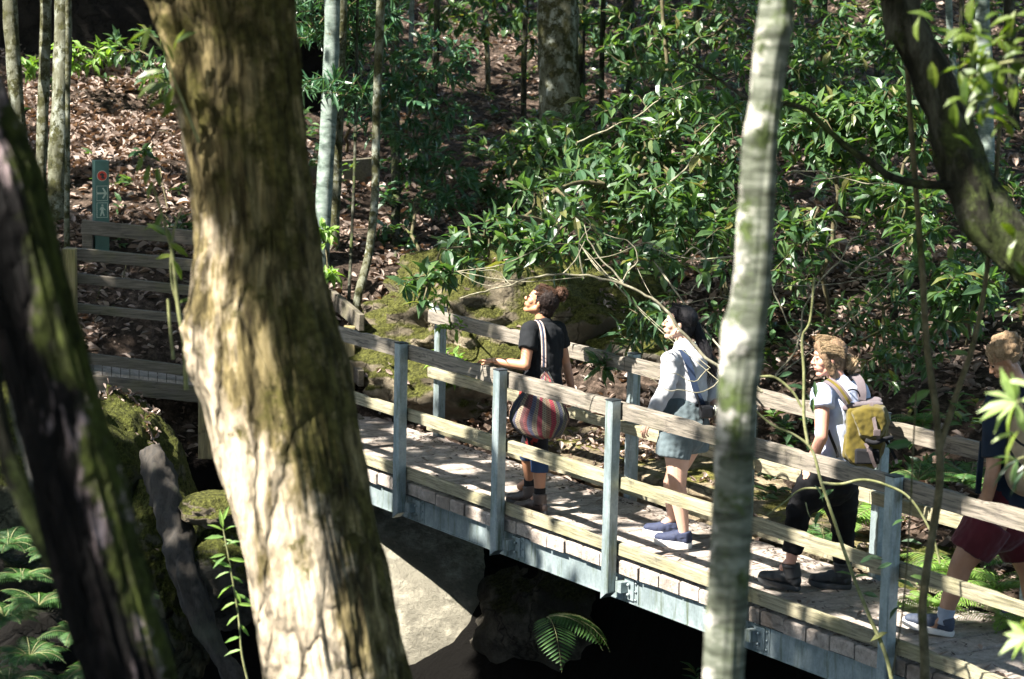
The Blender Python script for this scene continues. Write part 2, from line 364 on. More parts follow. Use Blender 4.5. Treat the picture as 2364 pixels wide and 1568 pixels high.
G += [(-3.2, 18.4, -.9), (-4.5, 17.5, -1.2), (-4.6, 19.0, -.3), (-3.5, 16, -2.1), (-6, 15, -1.5), (-1.5, 14, -2.9), (0, 12.5, -3.2), (2, 10, -3.2), (4.5, 9, -2.6), (0, 8, -2.4), (-3, 10, -2.6), (-4, 12, -2.2),
      (0, 4, .9), (-3, 5, .8), (3, 5, .6), (0, 0, 2.05), (-5, 0, 2.0), (5, 0, 2.0), (0, -6, 2.3), (-9, 8, -.5), (-9, 16, -.6), (-10, 24, 1.2), (-10, -4, 2.2), (8, 6, -.5), (9, 14, -.6), (10, -4, 2.2),
      (-10, 32, 4.5), (-3, 38, 6), (6, 38, 6), (12, 34, 5.5), (12, 24, 2.8), (-14, 20, 1.2), (14, 10, -.4)]
G = np.array(G); gx = G[:, :2]; gz = G[:, 2]
def phi(r): return r   # linear biharmonic-like kernel keeps slopes crisp
_A = phi(np.linalg.norm(gx[:, None] - gx[None], axis=2)); n_g = len(G)
_M = np.zeros((n_g + 3, n_g + 3)); _M[:n_g, :n_g] = _A + np.eye(n_g) * -.12; _M[:n_g, n_g] = 1; _M[:n_g, n_g + 1:] = gx; _M[n_g, :n_g] = 1; _M[n_g + 1:, :n_g] = gx.T
_W = np.linalg.solve(_M, np.concatenate([gz, [0, 0, 0]]))
def terr(xy):
    xy = np.atleast_2d(xy); out = np.zeros(len(xy))
    for i in range(0, len(xy), 20000):
        q = xy[i:i + 20000]
        out[i:i + 20000] = phi(np.linalg.norm(q[:, None] - gx[None], axis=2)) @ _W[:n_g] + _W[n_g] + q @ _W[n_g + 1:]
    out += .05 * np.sin(xy[:, 0] * 2.1 + xy[:, 1] * 1.3) + .035 * np.sin(xy[:, 0] * 4.7 - xy[:, 1] * 3.9) + .02 * np.sin(xy[:, 0] * 9.1 + xy[:, 1] * 11.3)
    return out
def TZ(x, y): return float(terr(np.array([[x, y]]))[0])
def hit(px, py, dmin=12):
    """point where the sight line meets the terrain"""
    ds = np.arange(dmin, 45, .05); P = np.array([U(px, py, d) for d in ds]); z = terr(P[:, :2])
    k = np.where(P[:, 2] < z)[0]
    i = k[0] if len(k) else len(ds) - 1
    return Vector((P[i, 0], P[i, 1], z[i]))
xs = np.concatenate([np.arange(-60, -14, 3), np.arange(-14, 14, .16), np.arange(14, 61, 3)])
ys = np.concatenate([np.arange(-40, -6, 3), np.arange(-6, 10, .4), np.arange(10, 38, .16), np.arange(38, 140, 4)])
XX, YY = np.meshgrid(xs, ys); ZZ = terr(np.stack([XX.ravel(), YY.ravel()], 1))
V = np.stack([XX.ravel(), YY.ravel(), ZZ], 1)
nx, ny = len(xs), len(ys)
idx = np.arange(nx * ny).reshape(ny, nx)
Q = np.stack([idx[:-1, :-1], idx[:-1, 1:], idx[1:, 1:], idx[1:, :-1]], -1).reshape(-1, 4)
tag(npmesh('ground', V, [Q], 'soil', smooth=True), kind='structure')

# ------------------------------------------------------------------ rocks
import bmesh
def boulder(name, c, r, seed, mat, label, amp=.18, sub=5, rotz=0., blocky=.0, tilt=(0, 0), freq=1.1, group=None):
    bm = bmesh.new(); bmesh.ops.create_icosphere(bm, subdivisions=sub, radius=1)
    o = Vector((seed * 3.1, seed * 1.7, seed * .9)); Rm = Matrix.Rotation(rotz, 3, 'Z') @ Matrix.Rotation(tilt[0], 3, 'X') @ Matrix.Rotation(tilt[1], 3, 'Y')
    for q in bm.verts:
        p = q.co.normalized()
        if blocky:
            m_ = max(abs(p.x), abs(p.y), abs(p.z)); p = p * (1 - blocky) + (p / m_) * blocky * .85
        k = 1 + amp * noise.fractal(p * freq * 1.6 + o, 1, 2, 4) + amp * .26 * noise.fractal(p * 7 + o, .7, 2, 6)
        q.co = Rm @ Vector((p.x * r[0] * k, p.y * r[1] * k, p.z * r[2] * k))
    me = bpy.data.meshes.new(name); bm.to_mesh(me); bm.free()
    me.polygons.foreach_set('use_smooth', [True] * len(me.polygons))
    ob = bpy.data.objects.new(name, me); COL.objects.link(ob); ob.location = c; me.materials.append(MATS[mat])
    return tag(ob, label, 'rock', group)
ROCKS = []
def RK(*a, **k):
    o = boulder('boulder', *a, **k); ROCKS.append(o); return o
RK(U(1195, 815, 21.0), (1.45, 1.0, .92), 1, 'rock_moss_bright', 'large mossy boulder strewn with dead leaves behind the first woman', amp=.24, rotz=.3, sub=6)
RK(U(1500, 830, 20.6), (.85, .7, .42), 2, 'rock_moss', 'dark mossy boulder behind the woman with the camera', amp=.25)
RK(U(860, 930, 20.9), (.5, .5, .5), 3, 'rock_moss', 'dark mossy rock beside the diagonal timber handrail')
RK(B(3.7, 2.5, -.42), (1.0, .85, .55), 4, 'rock_moss', 'mossy block between the birch trunk and the woman with the mustard backpack', amp=.2, rotz=-.6, blocky=.6, sub=5)
RK(B(1.2, 2.5, -.13), (2.5, 1.15, .31), 5, 'ledge', 'flat sandstone ledge with thin moss just past the bridge deck', amp=.16, rotz=-.98, blocky=.65, sub=6)
RK(B(5.2, 2.1, -.35), (.45, .5, .55), 14, 'rock_moss', 'mossy rock behind the mustard backpack', amp=.22, blocky=.3)
RK(Vector((-.85, 19.05, -1.72)), (1.6, 1.12, 1.25), 6, 'rock_bare', 'pale bare boulder catching sun under the bridge', amp=.065, rotz=-.35, sub=6, tilt=(0, .25), freq=.7)
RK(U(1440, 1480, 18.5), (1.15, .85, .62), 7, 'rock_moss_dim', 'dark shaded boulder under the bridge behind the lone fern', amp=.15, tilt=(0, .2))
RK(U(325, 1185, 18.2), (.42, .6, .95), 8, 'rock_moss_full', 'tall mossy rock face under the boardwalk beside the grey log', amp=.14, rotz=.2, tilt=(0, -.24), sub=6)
RK(U(90, 1080, 17.6), (.75, .6, .62), 9, 'rock_moss_full', 'olive mossy rock behind the dark leaning trunk', amp=.16)
RK(U(385, 1340, 17.5), (.36, .5, .75), 17, 'rock_moss_full', 'dark mossy rock wall low behind the grey log', amp=.16, tilt=(0, -.2), sub=6)
RK(U(500, 1175, 16.6), (.25, .25, .125), 10, 'rock_moss_bright', 'small rounded mossy cap stone beside the big trunk', amp=.15)
RK(U(520, 1330, 16.7), (.33, .35, .36), 11, 'rock_moss', 'upright mossy rock behind the young green plant', amp=.15)
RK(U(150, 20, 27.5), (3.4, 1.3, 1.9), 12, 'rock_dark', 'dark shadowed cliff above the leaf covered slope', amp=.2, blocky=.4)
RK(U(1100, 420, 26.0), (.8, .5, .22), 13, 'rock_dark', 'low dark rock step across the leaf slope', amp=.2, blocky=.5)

# ------------------------------------------------------------------ leaf litter (uncountable)
def scatter(nm, regions, mat, sz=(.05, .10), flat=.5, lift=.012, zf=None, label=None):
    Ps = []
    for (x0, x1, y0, y1, k) in regions:
        Ps.append(np.stack([rng.uniform(x0, x1, k), rng.uniform(y0, y1, k)], 1))
    P = np.concatenate(Ps)
    if zf is None:
        kk = np.array([noise.fractal(Vector((q[0] * 1.1, q[1] * 1.1, 0)), 1, 2, 3) for q in P]); P = P[rng.random(len(P)) < np.clip(.55 + kk * 1.3, .12, 1)]
    z = terr(P); P = P[z > -.75]; z = z[z > -.75]
    n = len(P); h = rng.uniform(0, 2 * np.pi, n); up = rng.normal(0, flat, (n, 3)) + np.array([0, 0, 1])
    D = np.stack([np.cos(h), np.sin(h), rng.normal(0, .25, n)], 1)
    L = sz[0] + (sz[1] - sz[0]) * rng.random(n) ** 1.6; W = L * rng.uniform(.25, .65, n)
    Vv, Ff = leaves(np.column_stack([P, z + rng.uniform(0, lift * 3, n)]), D, norm(up), L, W, droop=-.25, fold=.5)
    o = npmesh(nm, Vv, Ff, mat)
    return tag(o, label, None, None, 'stuff')
scatter('leaf_litter', [(-8, 8, 19.2, 25, 62000), (-8, 9, 25, 35, 46000), (-1, 3, 17.5, 21.5, 9000), (2.5, 7, 14, 19.2, 12000), (-5, -2.6, 18, 20.2, 6000), (-5.5, -2.2, 20.8, 26, 26000)], 'litter', (.035, .125), .5, label='brown dead leaves covering the slope')
def on_rocks(nm, specs, mat, label, sz=(.035, .08)):
    from mathutils.bvhtree import BVHTree
    PP = []; NN = []
    for rk, k, cond in specs:
        me = rk.data; bt = BVHTree.FromPolygons([v.co for v in me.vertices], [p.vertices[:] for p in me.polygons])
        bb = [v.co for v in me.vertices]; x0 = min(v.x for v in bb); x1 = max(v.x for v in bb); y0 = min(v.y for v in bb); y1 = max(v.y for v in bb)
        for _ in range(k):
            q = Vector((random.uniform(x0, x1), random.uniform(y0, y1), 9)); hh = bt.ray_cast(q, Vector((0, 0, -1)))
            if hh[0] is None: continue
            if hh[1].z < .35: continue
            if noise.noise(Vector((hh[0].x, hh[0].y, hh[0].z)) * 2.2 + Vector((k, 0, 0))) < cond: continue
            PP.append(hh[0] + rk.location + Vector((0, 0, .008))); NN.append(hh[1])
    P = np.array(PP); N = norm(np.array(NN) + rng.normal(0, .3, (len(PP), 3))); n = len(P)
    D = rng.normal(0, 1, (n, 3)); L = rng.uniform(*sz, n)
    Vv, Ff = leaves(P, D - N * (D * N).sum(1)[:, None], N, L, L * rng.uniform(.35, .6, n), -.2, .45)
    return tag(npmesh(nm, Vv, Ff, mat), label, None, None, 'stuff')
on_rocks('rock_leaf_litter', [(ROCKS[0], 1800, .0), (ROCKS[4], 9000, -.06), (ROCKS[8], 900, .0), (ROCKS[1], 200, .05), (ROCKS[3], 200, .1), (ROCKS[2], 100, 0), (ROCKS[10], 40, 0)], 'litter', 'dead leaves lying on the boulders')

# ------------------------------------------------------------------ footbridge
br = empty('footbridge', B(3, .6, -.3), 'narrow footbridge with galvanised steel posts, weathered timber rails and sleeper deck', 'footbridge')
S0, S1 = -2.45, 9.2
s = S0
while s < S1:
    wd = random.uniform(.185, .215)
    mb = MB()
    # each sleeper: a grid-jittered worn slab
    a0, a1 = s + .004, s + wd - .004; n0 = .055 + random.uniform(-.006, .01); n1 = BW - .06
    off = random.uniform(-.004, .004)
    nseg = 16; rows = []
    prof = [(a0, -.088), (a0, -.012), (a0 + .010, -.001), ((a0 + a1) / 2, .0), (a1 - .010, -.001), (a1, -.012), (a1, -.088)]
    vs = []
    for i in range(nseg + 1):
        t = i / nseg; nn = n0 + (n1 - n0) * t
        for j, (aa, zz) in enumerate(prof):
            p = B(aa, nn, zz + off); q = noise.noise_vector(p * 14) * .005 + noise.noise_vector(p * 40) * .002
            if i in (0, nseg):
                p = p + BN * (0.008 if j in (2, 3, 4) else 0) * (1 if i == 0 else -1)
            vs.append(p + q)
    k = len(prof)
    fs = [(i * k + j, i * k + j + 1, (i + 1) * k + j + 1, (i + 1) * k + j) for i in range(nseg) for j in range(k - 1)]
    fs += [tuple(range(k - 1, -1, -1)), tuple(nseg * k + j for j in range(k))] + [(i * k, (i + 1) * k, (i + 1) * k + k - 1, i * k + k - 1) for i in range(nseg)]
    mb.add(vs, fs, 0, False)
    mb.build('sleeper', 'deck', br)
    s += wd + .004
mb = MB(); mb.box(B((S0 + S1) / 2, BW / 2, -.094), BE * ((S1 - S0) / 2), BN * (BW / 2 - .075), Vector((0, 0, .003))); mb.build('light_stop_sheet', 'dark_metal', br)  # added unseen sheet, stops sunlight leaking between the sleepers
for nn in (.10, BW - .16):
    mb = MB(); L = (S1 - S0) / 2; cs = (S0 + S1) / 2
    mb.box(B(cs, nn, -.185), BE * L, BN * .005, Vector((0, 0, .09)), bev=.002)
    mb.box(B(cs, nn + .03, -.272), BE * L, BN * .04, Vector((0, 0, .004)))
    mb.box(B(cs, nn + .03, -.103), BE * L, BN * .035, Vector((0, 0, .003)))
    mb.build('girder', 'steel', br)
def steel_post(s_, n_, side):
    mb = MB(); h = .038; z0 = -.262; z1 = 1.05
    ph = [(-h, -h), (h, -h), (h, h), (-h, h)]
    c_ = .007; oc = []
    for (a, b_) in ph:
        pass
    ring = [(-h + c_, -h), (h - c_, -h), (h, -h + c_), (h, h - c_), (h - c_, h), (-h + c_, h), (-h, h - c_), (-h, -h + c_)]
    zs = [z0, z0 + .25, z0 + .6, z1 - .3, z1 - .004]
    vs = [B(s_ + a, n_ + b_ * 1, z + (.05 if (z == z0 and a > 0) else 0)) for z in zs for (a, b_) in ring]
    fs = [(i * 8 + k, i * 8 + (k + 1) % 8, (i + 1) * 8 + (k + 1) % 8, (i + 1) * 8 + k) for i in range(len(zs) - 1) for k in range(8)]
    fs += [tuple(range(7, -1, -1)), tuple(len(zs) * 8 - 8 + k for k in range(8))]
    mb.add(vs, fs, 0, False)
    po = mb.build('post', 'steel', br)
    mb = MB(); mb.box(B(s_, n_, z1), BE * .040, BN * .040, Vector((0, 0, .004)), bev=.002); mb.build('cap', 'dark_metal', po)
    mb = MB(); d = 1 if side == 0 else -1
    mb.box(B(s_ + .07, n_ + d * .055, -.17), BE * .035, BN * .03, Vector((0, 0, .035)))
    mb.box(B(s_ + .12, n_ + d * .085, -.18), BE * .05, BN * .007, Vector((0, 0, .07)), bev=.002)
    for bz in (-.15, -.215):
        mb.tube([B(s_ + .125, n_ + d * .076, bz), B(s_ + .125, n_ + d * .06, bz)], .011, 6)
    mb.box(B(s_ + .185, n_ + d * .094, -.185), BE * .022, BN * .005, Vector((0, 0, .085)), bev=.001)
    for bz in (-.13, -.185, -.24): mb.tube([B(s_ + .185, n_ + d * .089, bz), B(s_ + .185, n_ + d * .080, bz)], .009, 6)
    mb.build('bracket', 'steel', po)
for i in range(-1, 7): steel_post(i * SP, 0, 0)
for i in range(0, 7): steel_post(i * SP - 1.4687 + (0 if i else 0), BW, 1)
steel_post(7 * SP - 1.4687, BW, 1)
def rail(name, s0, s1, n_, z0, z1, th, mat, par=br, sag=0.):
    """sawn board as a subdivided solid with slightly wandering, chipped edges"""
    m_ = max(2, int((s1 - s0) / .08)); vs = []
    for i in range(m_ + 1):
        ss = s0 + (s1 - s0) * i / m_
        for (a, b_) in ((-1, 0), (-1, .15), (-1, .85), (-.8, 1), (.8, 1), (1, .85), (1, 0)):
            p = B(ss, n_ + a * th / 2, z0 + (z1 - z0) * b_)
            q = noise.noise_vector(Vector((ss * 2.2, n_ * 9 + a, b_ * 3 + z0 * 7))) * .003 + noise.noise_vector(p * 30) * .001
            if abs(a) == .8 and noise.noise(p * 5) > .34: q.z -= .012
            vs.append(p + q)
    fs = [(i * 7 + k, i * 7 + (k + 1) % 7, (i + 1) * 7 + (k + 1) % 7, (i + 1) * 7 + k) for i in range(m_) for k in range(7)]
    fs += [tuple(range(6, -1, -1)), tuple(m_ * 7 + k for k in range(7))]
    mb = MB(); mb.add(vs, fs, 0, False)
    # bolt heads
    return mb.build(name, mat, par)
NR, FR = .065, BW - .065
for (a, b_) in ((-2.6, SP * 1 + .0), (SP + .004, SP * 3), (SP * 3 + .004, SP * 5), (SP * 5 + .004, 9.3)):
    rail('top_rail', a, b_, NR, .925, 1.03, .045, 'rail_grey')
    rail('mid_rail', a, b_, NR, .475, .555, .042, 'rail_pale')
    rail('low_rail', a, b_, NR, .035, .115, .042, 'rail_pale')
for (a, b_) in ((-1.52, -1.4687 + SP * 2), (-1.4687 + SP * 2 + .004, -1.4687 + SP * 4), (-1.4687 + SP * 4 + .004, 9.3)):
    rail('top_rail', a, b_, FR, .925, 1.03, .045, 'rail_grey')
    rail('mid_rail', a, b_, FR, .475, .555, .042, 'rail_pale')
    rail('low_rail', a, b_, FR, .035, .115, .042, 'rail_pale')
# grit and twigs along the deck edges (uncountable)
n = 5200; ss = rng.uniform(-1.6, 9, n); side = rng.random(n)
nn = np.where(side < .55, .10 + np.abs(rng.normal(0, .035, n)), np.where(side < .8, BW - .12 - np.abs(rng.normal(0, .07, n)), rng.uniform(.1, BW - .1, n)))
P = np.array([[*(B(a, c_, .004))] for a, c_ in zip(ss, nn)]); h = rng.uniform(0, 6.28, n); D = np.stack([np.cos(h), np.sin(h), rng.normal(0, .1, n)], 1)
L = rng.uniform(.012, .05, n); Vv, Ff = leaves(P, D, np.tile([[0, 0, 1.]], (n, 1)) + rng.normal(0, .3, (n, 3)), L, L * rng.uniform(.1, .5, n), -.2, .3, True)
tag(npmesh('deck_debris', Vv, Ff, 'debris'), 'dark leaf crumbs and twigs gathered along the deck edges', None, None, 'stuff')
n = 90; P = np.array([[*(B(rng.uniform(-1.5, 9), rng.uniform(.12, BW - .1), .008))] for _ in range(n)]); h = rng.uniform(0, 6.28, n)
L = rng.uniform(.05, .10, n); Vv, Ff = leaves(P, np.stack([np.cos(h), np.sin(h), 0 * h], 1), np.tile([[0, 0, 1.]], (n, 1)) + rng.normal(0, .2, (n, 3)), L, L * .35, -.2, .3)
tag(npmesh('fallen_leaves', Vv, Ff, 'litter'), 'scattered dry leaves lying on the bridge deck', None, None, 'stuff')

# ------------------------------------------------------------------ boardwalk at the left
bw = empty('boardwalk', U(320, 880, 19.4), 'weathered timber boardwalk with rails, leading in from the trail marker', 'boardwalk')
def plank(name, A, C, h, t, mat, par, bev=.006):
    """board from A to C (bottom centre line), h high, t thick"""
    A = Vector(A); C = Vector(C); d = C - A; mb = MB(); z = Vector((0, 0, 1))
    sd = d.cross(z).normalized(); upv = sd.cross(d).normalized()
    mb.box((A + C) / 2 + upv * h / 2, d / 2, sd * t / 2, upv * h / 2, bev=bev, jit=.006); return mb.build(name, mat, par)
ND, FD = 19.4, 20.6
for (y0, y1, h, nm) in ((604, 634, .10, 'top_rail'), (656, 692, .08, 'mid_rail'), (724, 756, .075, 'low_rail'), (838, 882, .085, 'kerb_board')):
    plank(nm, U(150, y0 - 6, ND), U(600, y1 + 8, ND), h, .05, 'walk_timber', bw)
for (y0, y1, h, nm) in ((540, 572, .12, 'top_rail'), (655, 690, .12, 'mid_rail'), (752, 786, .10, 'low_rail')):
    plank(nm, U(188, y0, FD), U(600, y1 + 8, FD), h, .05, 'walk_timber', bw)
for (x, yb, yt, d, wd) in ((161, 870, 571, ND - .1, .055), (600, 1080, 620, ND - .1, .055), (204, 760, 522, FD + .1, .045), (475, 1060, 860, ND - .15, .055)):
    a = U(x, yb, d); c = U(x, yt, d); mb = MB(); mb.box((a + c) / 2, (wd, 0, 0), (0, wd, 0), (0, 0, abs(c.z - a.z) / 2), bev=.006, jit=.004); mb.build('post', 'post_timber' if d < 20 else 'walk_timber', bw)
a, b_, c, d = U(130, 848, ND), U(640, 905, ND), U(640, 815, FD + .3), U(130, 752, FD + .3)
n = 24
for i in range(n):
    t0, t1 = i / n + .001, (i + 1) / n - .002
    q = [a.lerp(b_, t0), a.lerp(b_, t1), d.lerp(c, t1), d.lerp(c, t0)]
    mb = MB(); dz = Vector((0, 0, random.uniform(-.003, .003))); q = [x + dz for x in q]; lo = [x - Vector((0, 0, .07)) for x in q]
    mb.add(q + lo, [(0, 1, 2, 3), (7, 6, 5, 4), (0, 4, 5, 1), (1, 5, 6, 2), (2, 6, 7, 3), (3, 7, 4, 0)], 0, False); mb.build('deck_board', 'deck', bw)
plank('bearer', U(130, 893, ND + .02), U(640, 948, ND + .02), .13, .08, 'walk_timber', bw)
plank('bearer', U(130, 850, FD), U(640, 900, FD), .16, .08, 'walk_timber', bw)
qq = []; 
for _ in range(170):
    t0, t1 = random.random(), random.random() ** .6; qq.append(a.lerp(b_, t0).lerp(d.lerp(c, t0), t1) + Vector((0, 0, .01)))
P = np.array(qq); n_ = len(P); h_ = rng.uniform(0, 6.28, n_); L_ = rng.uniform(.04, .09, n_)
Vv, Ff = leaves(P, np.stack([np.cos(h_), np.sin(h_), 0 * h_], 1), np.tile([[0, 0, 1.]], (n_, 1)) + rng.normal(0, .3, (n_, 3)), L_, L_ * .45, -.2, .4)
tag(npmesh('boardwalk_leaves', Vv, Ff, 'litter'), 'dead leaves scattered over the boardwalk deck', None, None, 'stuff')
# second handrail, climbing away behind the trunk
hr = empty('stair_handrail', U(805, 1000, 20.3), 'diagonal timber handrail dropping to a post just right of the big trunk', 'handrail')
for dy in (0, 135, 250):
    plank('rail', U(690, 640 + dy * .92, 22.4), U(834, 765 + dy * .95, 20.15), .14, .05, 'walk_timber', hr)
for (x, y0, y1, d) in ((806, 1005, 750, 20.35), (700, 900, 640, 22.2)):
    a = U(x, y0, d); c = U(x, y1, d); mb = MB(); mb.box((a + c) / 2, (.05, 0, 0), (0, .05, 0), (0, 0, abs(c.z - a.z) / 2), bev=.006); mb.build('post', 'post_timber', hr)
# retaining edge of the upper track
rt = empty('retaining_wall', U(790, 440, 23.8), 'dark timber retaining wall of the upper track behind the pale trunk pair', 'retaining wall')
plank('board', U(640, 455, 23.4), U(868, 432, 24.3), .30, .06, 'walk_timber', rt)
plank('board', U(640, 478, 23.46), U(868, 455, 24.36), .09, .06, 'walk_timber', rt)
for x in (668, 800, 862): plank('stake', U(x, 480, 23.5 + (x - 640) / 250), U(x + .5, 476, 23.5 + (x - 640) / 250), .36, .08, 'walk_timber', rt)
up_ = empty('track_edge_board', U(280, 650, 20.8), 'short dark edging board with a chamfered end beside the trail marker', 'edging board')
plank('board', U(165, 655, 20.85), U(300, 652, 20.85), .12, .07, 'walk_timber', up_)

# ------------------------------------------------------------------ trail marker
simple('marker_green', (.045, .105, .085), .5, .25, 6, .1)
simple('marker_line', (.38, .42, .33), .6, .15, 20)
simple('marker_red', (.50, .035, .015), .5, .35, 40)
simple('marker_black', (.02, .012, .01), .5, .3, 40)
md = 20.75; mbt = U(236, 625, md); mtp = U(236, 367, md)
tm = empty('trail_marker', mbt, 'green trail marker post with red disc, white arrow and walker symbols', 'trail marker')
mx = (mbt.x + mtp.x) / 2; my = mbt.y; rz = Matrix.Rotation(R_(24), 3, 'Z')   # turned so the right side shows
hw = .062; zt = mtp.z; zb = mbt.z - .1
ctr = Vector((mx, my, 0))
mb = MB(); mb.box(ctr + Vector((0, 0, (zt + zb) / 2)), rz @ Vector((hw, 0, 0)), rz @ Vector((0, hw * .8, 0)), (0, 0, (zt - zb) / 2), bev=.004); mb.build('post_body', 'marker_green', tm)
def fp(u, v, out=.003):   # point on the front face, u right, v down from the top (m)
    return ctr + rz @ Vector((u, -hw * .8 - out, 0)) + Vector((0, 0, zt - v))
def poly(mb, pts, out=.004, th=.003):
    f = [fp(u, v, out) for u, v in pts]; k = [fp(u, v, out - th) for u, v in pts]; n = len(pts)
    mb.add(f + k, [tuple(range(n))] + [tuple(range(2 * n - 1, n - 1, -1))] + [(i, i + n, (i + 1) % n + n, (i + 1) % n) for i in range(n)], 0, False)
def disc(mb, u, v, r, out=.004, r2=None):
    poly(mb, [(u + r * math.cos(-q * math.pi / 12), v + (r2 or r) * math.sin(-q * math.pi / 12)) for q in range(24)], out)
mb = MB(); disc(mb, 0, .13, .046, .0035); mb.build('disc_rim', 'marker_line', tm)
mb = MB(); disc(mb, 0, .13, .041, .006); mb.build('red_disc', 'marker_red', tm)
mb = MB(); poly(mb, [(-.02, .112), (.0, .103), (.022, .118), (.012, .132), (.025, .15), (.005, .158), (-.01, .145), (-.004, .128), (-.02, .125)], .008); mb.build('disc_symbol', 'marker_black', tm)
mb = MB()
def frame(v0, v1, w_=.048, t=.004):
    for (a, b_, c, d) in ((-w_, w_, v0, v0 + t), (-w_, w_, v1 - t, v1), (-w_, -w_ + t, v0, v1), (w_ - t, w_, v0, v1)):
        poly(mb, [(a, d), (b_, d), (b_, c), (a, c)])
frame(.215, .345); frame(.36, .49)
mb.build('symbol_frame', 'marker_line', tm)
mb = MB()
poly(mb, [(-.042, .288), (.022, .288), (.022, .272), (-.042, .272)])
poly(mb, [(.0, .236), (.012, .232), (.042, .28), (.012, .328), (.0, .322), (.024, .28)][::-1])
mb.build('arrow', 'marker_line', tm)
mb = MB()
disc(mb, .002, .383, .009)
poly(mb, [(-.012, .396), (.012, .394), (.014, .405), (.03, .422), (.026, .427), (.012, .417), (.01, .435), (.022, .475), (.012, .477), (.0, .447), (-.01, .477), (-.02, .476), (-.010, .435), (-.009, .412), (-.018, .425), (-.022, .422)][::-1])
mb.build('walker_symbol', 'marker_line', tm)

# ------------------------------------------------------------------ trees
TREES = []
def tree(name, pts, mat, label, seg=20, nz=.12, nsc=(4, 4, 1), dens=.12, top=9.0, base=None, sub=10, cat='tree', group=None, shade_crown=True, limbs=()):
    """pts: (px,py,depth,width_px) from the top of the picture down; the trunk goes on to the ground and up to its crown"""
    P = [U(a, b_, d) for a, b_, d, w_ in pts]; R = [w_ * d / F / 2 for a, b_, d, w_ in pts]
    z0 = TZ(P[-1].x, P[-1].y)
    if base is not None:
        P.append(Vector(base)); R.append(R[-1] * 1.15); z0 = base[2]
    elif P[-1].z > z0 - .1:
        dv = (P[-1] - P[-2]); k = (z0 - .25 - P[-1].z) / min(-.2, dv.z)
        P.append(P[-1] + Vector((dv.x * k * .4, dv.y * k * .4, z0 - .25 - P[-1].z))); R.append(R[-1] * 1.12)
    if top and P[0].z < top:
        dv = (P[0] - P[1]).normalized(); hgt = top - P[0].z
        a = P[0] + Vector((dv.x / max(.3, dv.z) * hgt * .25, dv.y / max(.3, dv.z) * hgt * .25, hgt * .5)); b_ = a + Vector((0, 0, hgt * .5))
        P = [b_, a] + P; R = [R[0] * .6, R[0] * .85] + R
    Q_ = spline(P, sub); rr = []
    for i in range(len(P) - 1):
        rr += [R[i] + (R[i + 1] - R[i]) * k / sub for k in range(sub)]
    rr.append(R[-1])
    e = empty(name, (Q_[-1].x, Q_[-1].y, Q_[-1].z), label, cat, group)
    mb = MB(); mb.tube(Q_, rr, seg, 0, True, nz, nsc)
    mb.build('trunk', mat, e)
    if shade_crown: TREES.append((e, Q_[0]))
    return e
# the big leaning trunk: high detail, displaced fibrous bark
def big_trunk(name, rows, d, mat, label, seg, dz, top, amp, fibre, knots=(), blends=()):
    P = []
    for (y, xl, xr, dd) in rows: P.append((U((xl + xr) / 2, y, dd), (xr - xl) / 2 * dd / F))
    pts = [p for p, r in P]; rad = [r for p, r in P]
    st_ = (pts[1] - pts[0]).length; dv = (pts[0] - pts[2]).normalized() * st_; dv.y *= .3
    for _ in range(int(top / st_)): pts.insert(0, pts[0] + dv); rad.insert(0, rad[0] * .995); dv = (dv + Vector((0, 0, .02))).normalized() * st_
    st_ = (pts[-1] - pts[-2]).length; dv = pts[-1] - pts[-2]
    for _ in range(int(3.4 / st_)): pts.append(pts[-1] + dv); rad.append(rad[-1] * 1.02)
    sub = 6; Q_ = spline(pts, sub); rr = []
    for i in range(len(pts) - 1): rr += [rad[i] + (rad[i + 1] - rad[i]) * (3 * (k / sub) ** 2 - 2 * (k / sub) ** 3) for k in range(sub)]
    rr.append(rad[-1])
    # resample evenly
    cum = [0]
    for i in range(1, len(Q_)): cum.append(cum[-1] + (Q_[i] - Q_[i - 1]).length)
    m_ = int(cum[-1] / dz); C = np.interp; tt = np.linspace(0, cum[-1], m_)
    X = np.stack([C(tt, cum, [q[k] for q in Q_]) for k in range(3)], 1); rr = C(tt, cum, rr)
    vs = []; up = Vector((0, -1, 0))
    for i in range(m_):
        p = Vector(X[i]); t = (Vector(X[min(i + 1, m_ - 1)]) - Vector(X[max(i - 1, 0)])).normalized()
        a = (up - t * up.dot(t)).normalized(); b_ = t.cross(a)
        for k in range(seg):
            th = 2 * math.pi * k / seg; dr = a * math.cos(th) + b_ * math.sin(th)
            q = p + dr * rr[i]; u_ = tt[i]
            ex, ey = math.cos(th), math.sin(th)
            h = noise.fractal(Vector((ex * 1.2, ey * 1.2, u_ * .9)), 1, 2, 3) * amp * 1.1
            w_ = noise.noise(Vector((ex * 2, ey * 2, u_ * 2))) * .5
            h += (abs(noise.noise(Vector((ex * fibre + w_, ey * fibre, u_ * 1.5))))) * amp * 1.1
            h += noise.fractal(Vector((ex * fibre * 2.6, ey * fibre * 2.6, u_ * 4.5)), .8, 2, 4) * amp * .5
            for (kc, kr, ka) in knots:
                dd_ = (q - kc).length / kr
                if dd_ < 1.6: h += ka * math.exp(-dd_ * dd_ * 2.2) * (1 + .5 * noise.fractal(q * 22, .8, 2, 3))
            vs.append(q + dr * (h * 1.0))
    V = np.array(vs); i_ = np.arange(m_ - 1)[:, None] * seg; k_ = np.arange(seg)[None]; k2 = (k_ + 1) % seg
    Qf = np.stack([i_ + k_, i_ + k2, i_ + seg + k2, i_ + seg + k_], -1).reshape(-1, 4)
    e = empty(name, X[-1], label, 'tree'); npmesh('trunk', V, [Qf], mat, e, True)
    TREES.append((e, Vector(X[0]))); return e, X, rr
